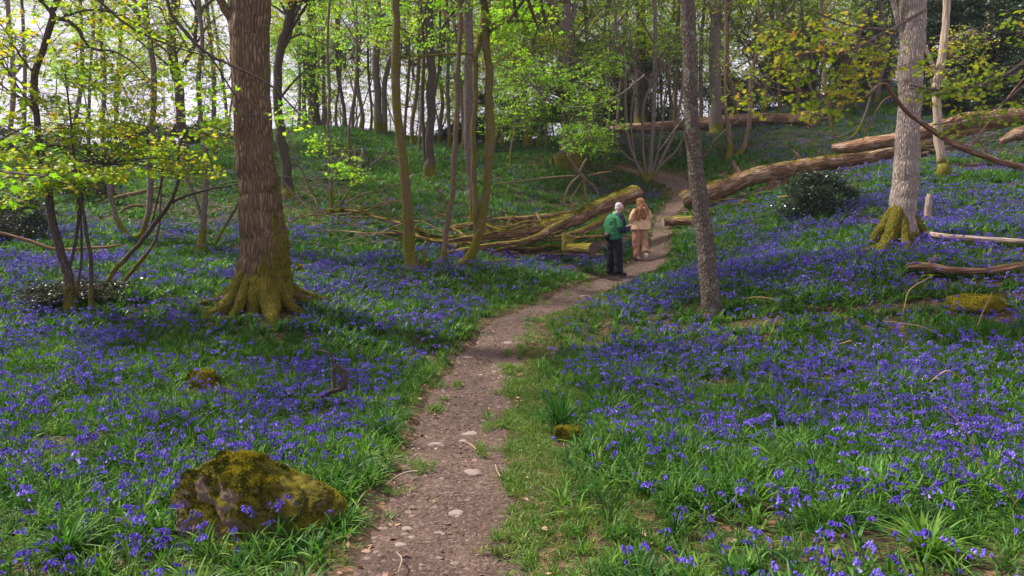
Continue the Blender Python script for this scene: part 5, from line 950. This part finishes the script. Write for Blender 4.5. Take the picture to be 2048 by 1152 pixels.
x, y, ii, sc = map(np.concatenate, (X, Y, I, SC)); P = np.c_[x, y, T(x, y)]; rt = np.c_[R.normal(0, .14, len(x)), R.normal(0, .14, len(x)), R.uniform(0, 6.28, len(x))]
scatter('bluebells', 'violet-blue bluebell flowers on arching stems covering the wood floor', 'flowers', P, rt, sc, ii, protos('bluebell', [bell_proto(R, True) for _ in range(8)]+[bell_proto(R, False, 2) for _ in range(8)], [M['petal'], M['stem']]))
print('FLOWERS', len(x))
# dead leaves and grit
def litter_proto(rng):
    mb = MB(); leaves(mb, np.zeros((1, 3)), np.array([[0, 1., 0]]), np.array([[rng.normal(0, .3), rng.normal(0, .3), 1]]), np.array([.055]), np.array([rng.random()]), OVAL if rng.random() < .5 else MAPLE); return mb
x, y = field(130, 1.2, 20, R, .6); x2, y2 = field(5, 20, 45, R, .8); x = np.r_[x, x2]; y = np.r_[y, y2]; d, s = pathdist(x, y)
k = R.random(len(x)) < np.where(d < .12, .1+.9*np.exp(-((d+.1)/.16)**2)*(s < 0)*(y < 9)+.35*np.exp(-((d)/.14)**2), .16*np.clip(patch(x, y, 1, 40)+.3, 0, 1)+.04); x, y = x[k], y[k]; d, s = pathdist(x, y)
P = np.c_[x, y, T(x, y)+np.where(d < 0, -.028, .03)]; rt = np.c_[R.normal(0, .35, len(x)), R.normal(0, .35, len(x)), R.uniform(0, 6.28, len(x))]
scatter('dead_leaves', 'curled pinkish-brown dead leaves scattered on path edges and ground', 'dead leaves', P, rt, R.uniform(.35, 1.05, len(x)), R.integers(0, 6, len(x)), protos('dead_leaf', [litter_proto(R) for _ in range(6)], [M['litter']]))
def grit_proto(rng):
    bm = bmesh.new(); bmesh.ops.create_icosphere(bm, subdivisions=1, radius=.012); v = np.array([q.co[:] for q in bm.verts]); v *= 1+.35*rng.normal(size=(len(v), 1)); v[:, 2] *= .6; f = [[a.index for a in q.verts] for q in bm.faces]; bm.free(); mb = MB(); mb.add(v, f); return mb
def chip_proto(rng):
    mb = MB(); ln = rng.uniform(.02, .05); tubes(mb, np.array([[[-ln, 0, 0], [0, rng.normal(0, .004), .002], [ln, 0, 0]]]), np.array([[.002, .0025, .0015]]), 4); return mb
x, y = field(520, 1.2, 14, R, .42); d, s = pathdist(x, y); k = (d < .06) & (y < 18); x, y = x[k], y[k]; P = np.c_[x, y, T(x, y)-.036]
scatter('gravel', 'fine grit and bark chips strewn over the dirt path', 'gravel', P, np.c_[R.normal(0, .2, len(x)), R.normal(0, .2, len(x)), R.uniform(0, 6.28, len(x))], R.uniform(.3, 1.1, len(x))**1.5, R.integers(0, 10, len(x)), protos('grit', [grit_proto(R) for _ in range(5)]+[chip_proto(R) for _ in range(5)], [M['grit']]))

# ------------------------------------------------------------------ bracken stalks, ferns, tussocks
for i, (lab, pts) in enumerate([('bent tan bracken stalk right of the leaning ash foot',[(1485,604,2),(1512,600,3),(1540,603,3),(1563,614,2)]),('short upright pale stalk below the ash foot',[(1536,688,3),(1546,660,3),(1555,638,2)]),('long arching tan stalk on the middle of the right slope',[(1765,648,2),(1800,652,3),(1845,660,3),(1880,677,2),(1900,690,2)]),
  ('hooked orange stalk low on the right slope',[(1668,697,3),(1700,688,4),(1704,690,3),(1714,705,2)]),('angled orange stalk forming a tent at the right',[(1838,792,3),(1870,762,4),(1895,748,4),(1925,765,3),(1948,790,2)]),('long thin dead stalk falling to the lower right',[(1888,822,2),(1925,860,3),(1945,895,3),(1960,950,3),(1962,970,2)]),
  ('reddish curved stalk near the bottom right corner',[(1985,965,3),(2010,985,3),(2035,1020,3),(2046,1048,2)]),('pair-like slim stalk by the broad moss mound',[(1950,672,2),(1962,638,3),(1975,610,3),(1985,590,2)]),('dry bent stalk above the orange hooked one',[(1805,640,2),(1810,615,3),(1820,585,3),(1860,560,2)])]):
    log('bracken_stalk', lab, 'stalk', [(a, b-6, c*.6, hit(a, max(p[1] for p in pts))[1]) for a, b, c in pts], 'bracken', -.3, 0, 6)
def fern(label, px, py, s, seed):
    rng = np.random.default_rng(seed); b = hit(px, py); mb = MB(); sc = s*b[1]/F
    for j in range(6):
        an = rng.uniform(0, 6.28); d = np.array([math.cos(an), math.sin(an), 0]); t_ = np.linspace(0, 1, 12); C = b+d*sc*(t_[:, None])+np.array([0, 0, 1.])*(sc*(.9*t_-.75*t_**2))[:, None]; tubes(mb, C[None], np.full((1, 12), .003), 3)
        sd2 = np.cross(d, [0, 0, 1.])
        for k in range(2, 12):
            for q in (-1, 1): leaves(mb, C[k][None], (sd2*q+d*.4)[None], np.array([[0, 0, 1.]]), np.array([sc*.42*math.sin(math.pi*(.15+.8*k/12))]), np.array([rng.uniform(.4, 1)]), QUAD)
    tag(mb.build('fern', M['leaf_green'], None, b), label, 'fern')
for i, (x, y, s, l) in enumerate([(1530,590,22,'fresh fern left part of the right slope, upper one'),(1560,575,16,'small fern beside the bright upper fern'),(1470,640,18,'fern just right of the leaning ash foot'),(1860,555,18,'fern below the rotten log'),(1720,600,16,'fern in mid right slope between moss mound and ash'),(1930,730,16,'small fern above the tent-shaped orange stalk'),(1650,760,14,'tiny fern low on the right slope')]): fern(l, x, y, s, i)
for i, (x, y, s, l) in enumerate([(1056,532,1.0,'dark grassy tussock in front of the mossy fallen tree'),(1262,590,.9,'upright green tussock at the path edge below the walkers'),(1550,470,.8,'green tussock right of the leaning ash, by the litter'),(1320,740,.9,'dark tussock in the right-hand bluebells'),(1290,780,1.,'wide tussock near the right grass strip'),(1560,870,1.2,'large grassy tussock in the lower right'),(1850,1120,.8,'spiky blue-green tussock at the bottom right'),(130,1120,.8,'big strap-leaved tussock at the bottom left'),(770,890,1.2,'leafy overhanging tussock at the left path edge'),(1120,860,1.2,'strap-leaved tussock beside the small moss mound'),(1500,595,.9,'dark tussock right of the ash foot')]):
    b = hit(x, y); rr = np.random.default_rng(i+900); mb = blade_proto(rr, 110, .4*s, .012, 5, .8); sh = np.concatenate(mb.v); o = mb.build('tussock', M['blade'], None); o.location = b; tag(o, l, 'tussock', 'grassy tussocks')

# ------------------------------------------------------------------ haze
bm = bmesh.new(); bmesh.ops.create_cube(bm, size=1)
for v in bm.verts: v.co = Vector((v.co.x*220, v.co.y*150+52, -16 if v.co.z < 0 else 42))
me = bpy.data.meshes.new('haze'); bm.to_mesh(me); bm.free(); hz = bpy.data.objects.new('haze', me); COL.objects.link(hz); hz['kind'] = 'stuff'; hz['label'] = 'pale woodland haze softening the far trees'; hz['category'] = 'haze'
t = NT('haze'); pv = t.n('VolumePrincipled', {'Color': (.86, .88, .92), 'Density': .00045}); t.t.links.new(pv.outputs[0], t.out.inputs['Volume']); me.materials.append(t.m)
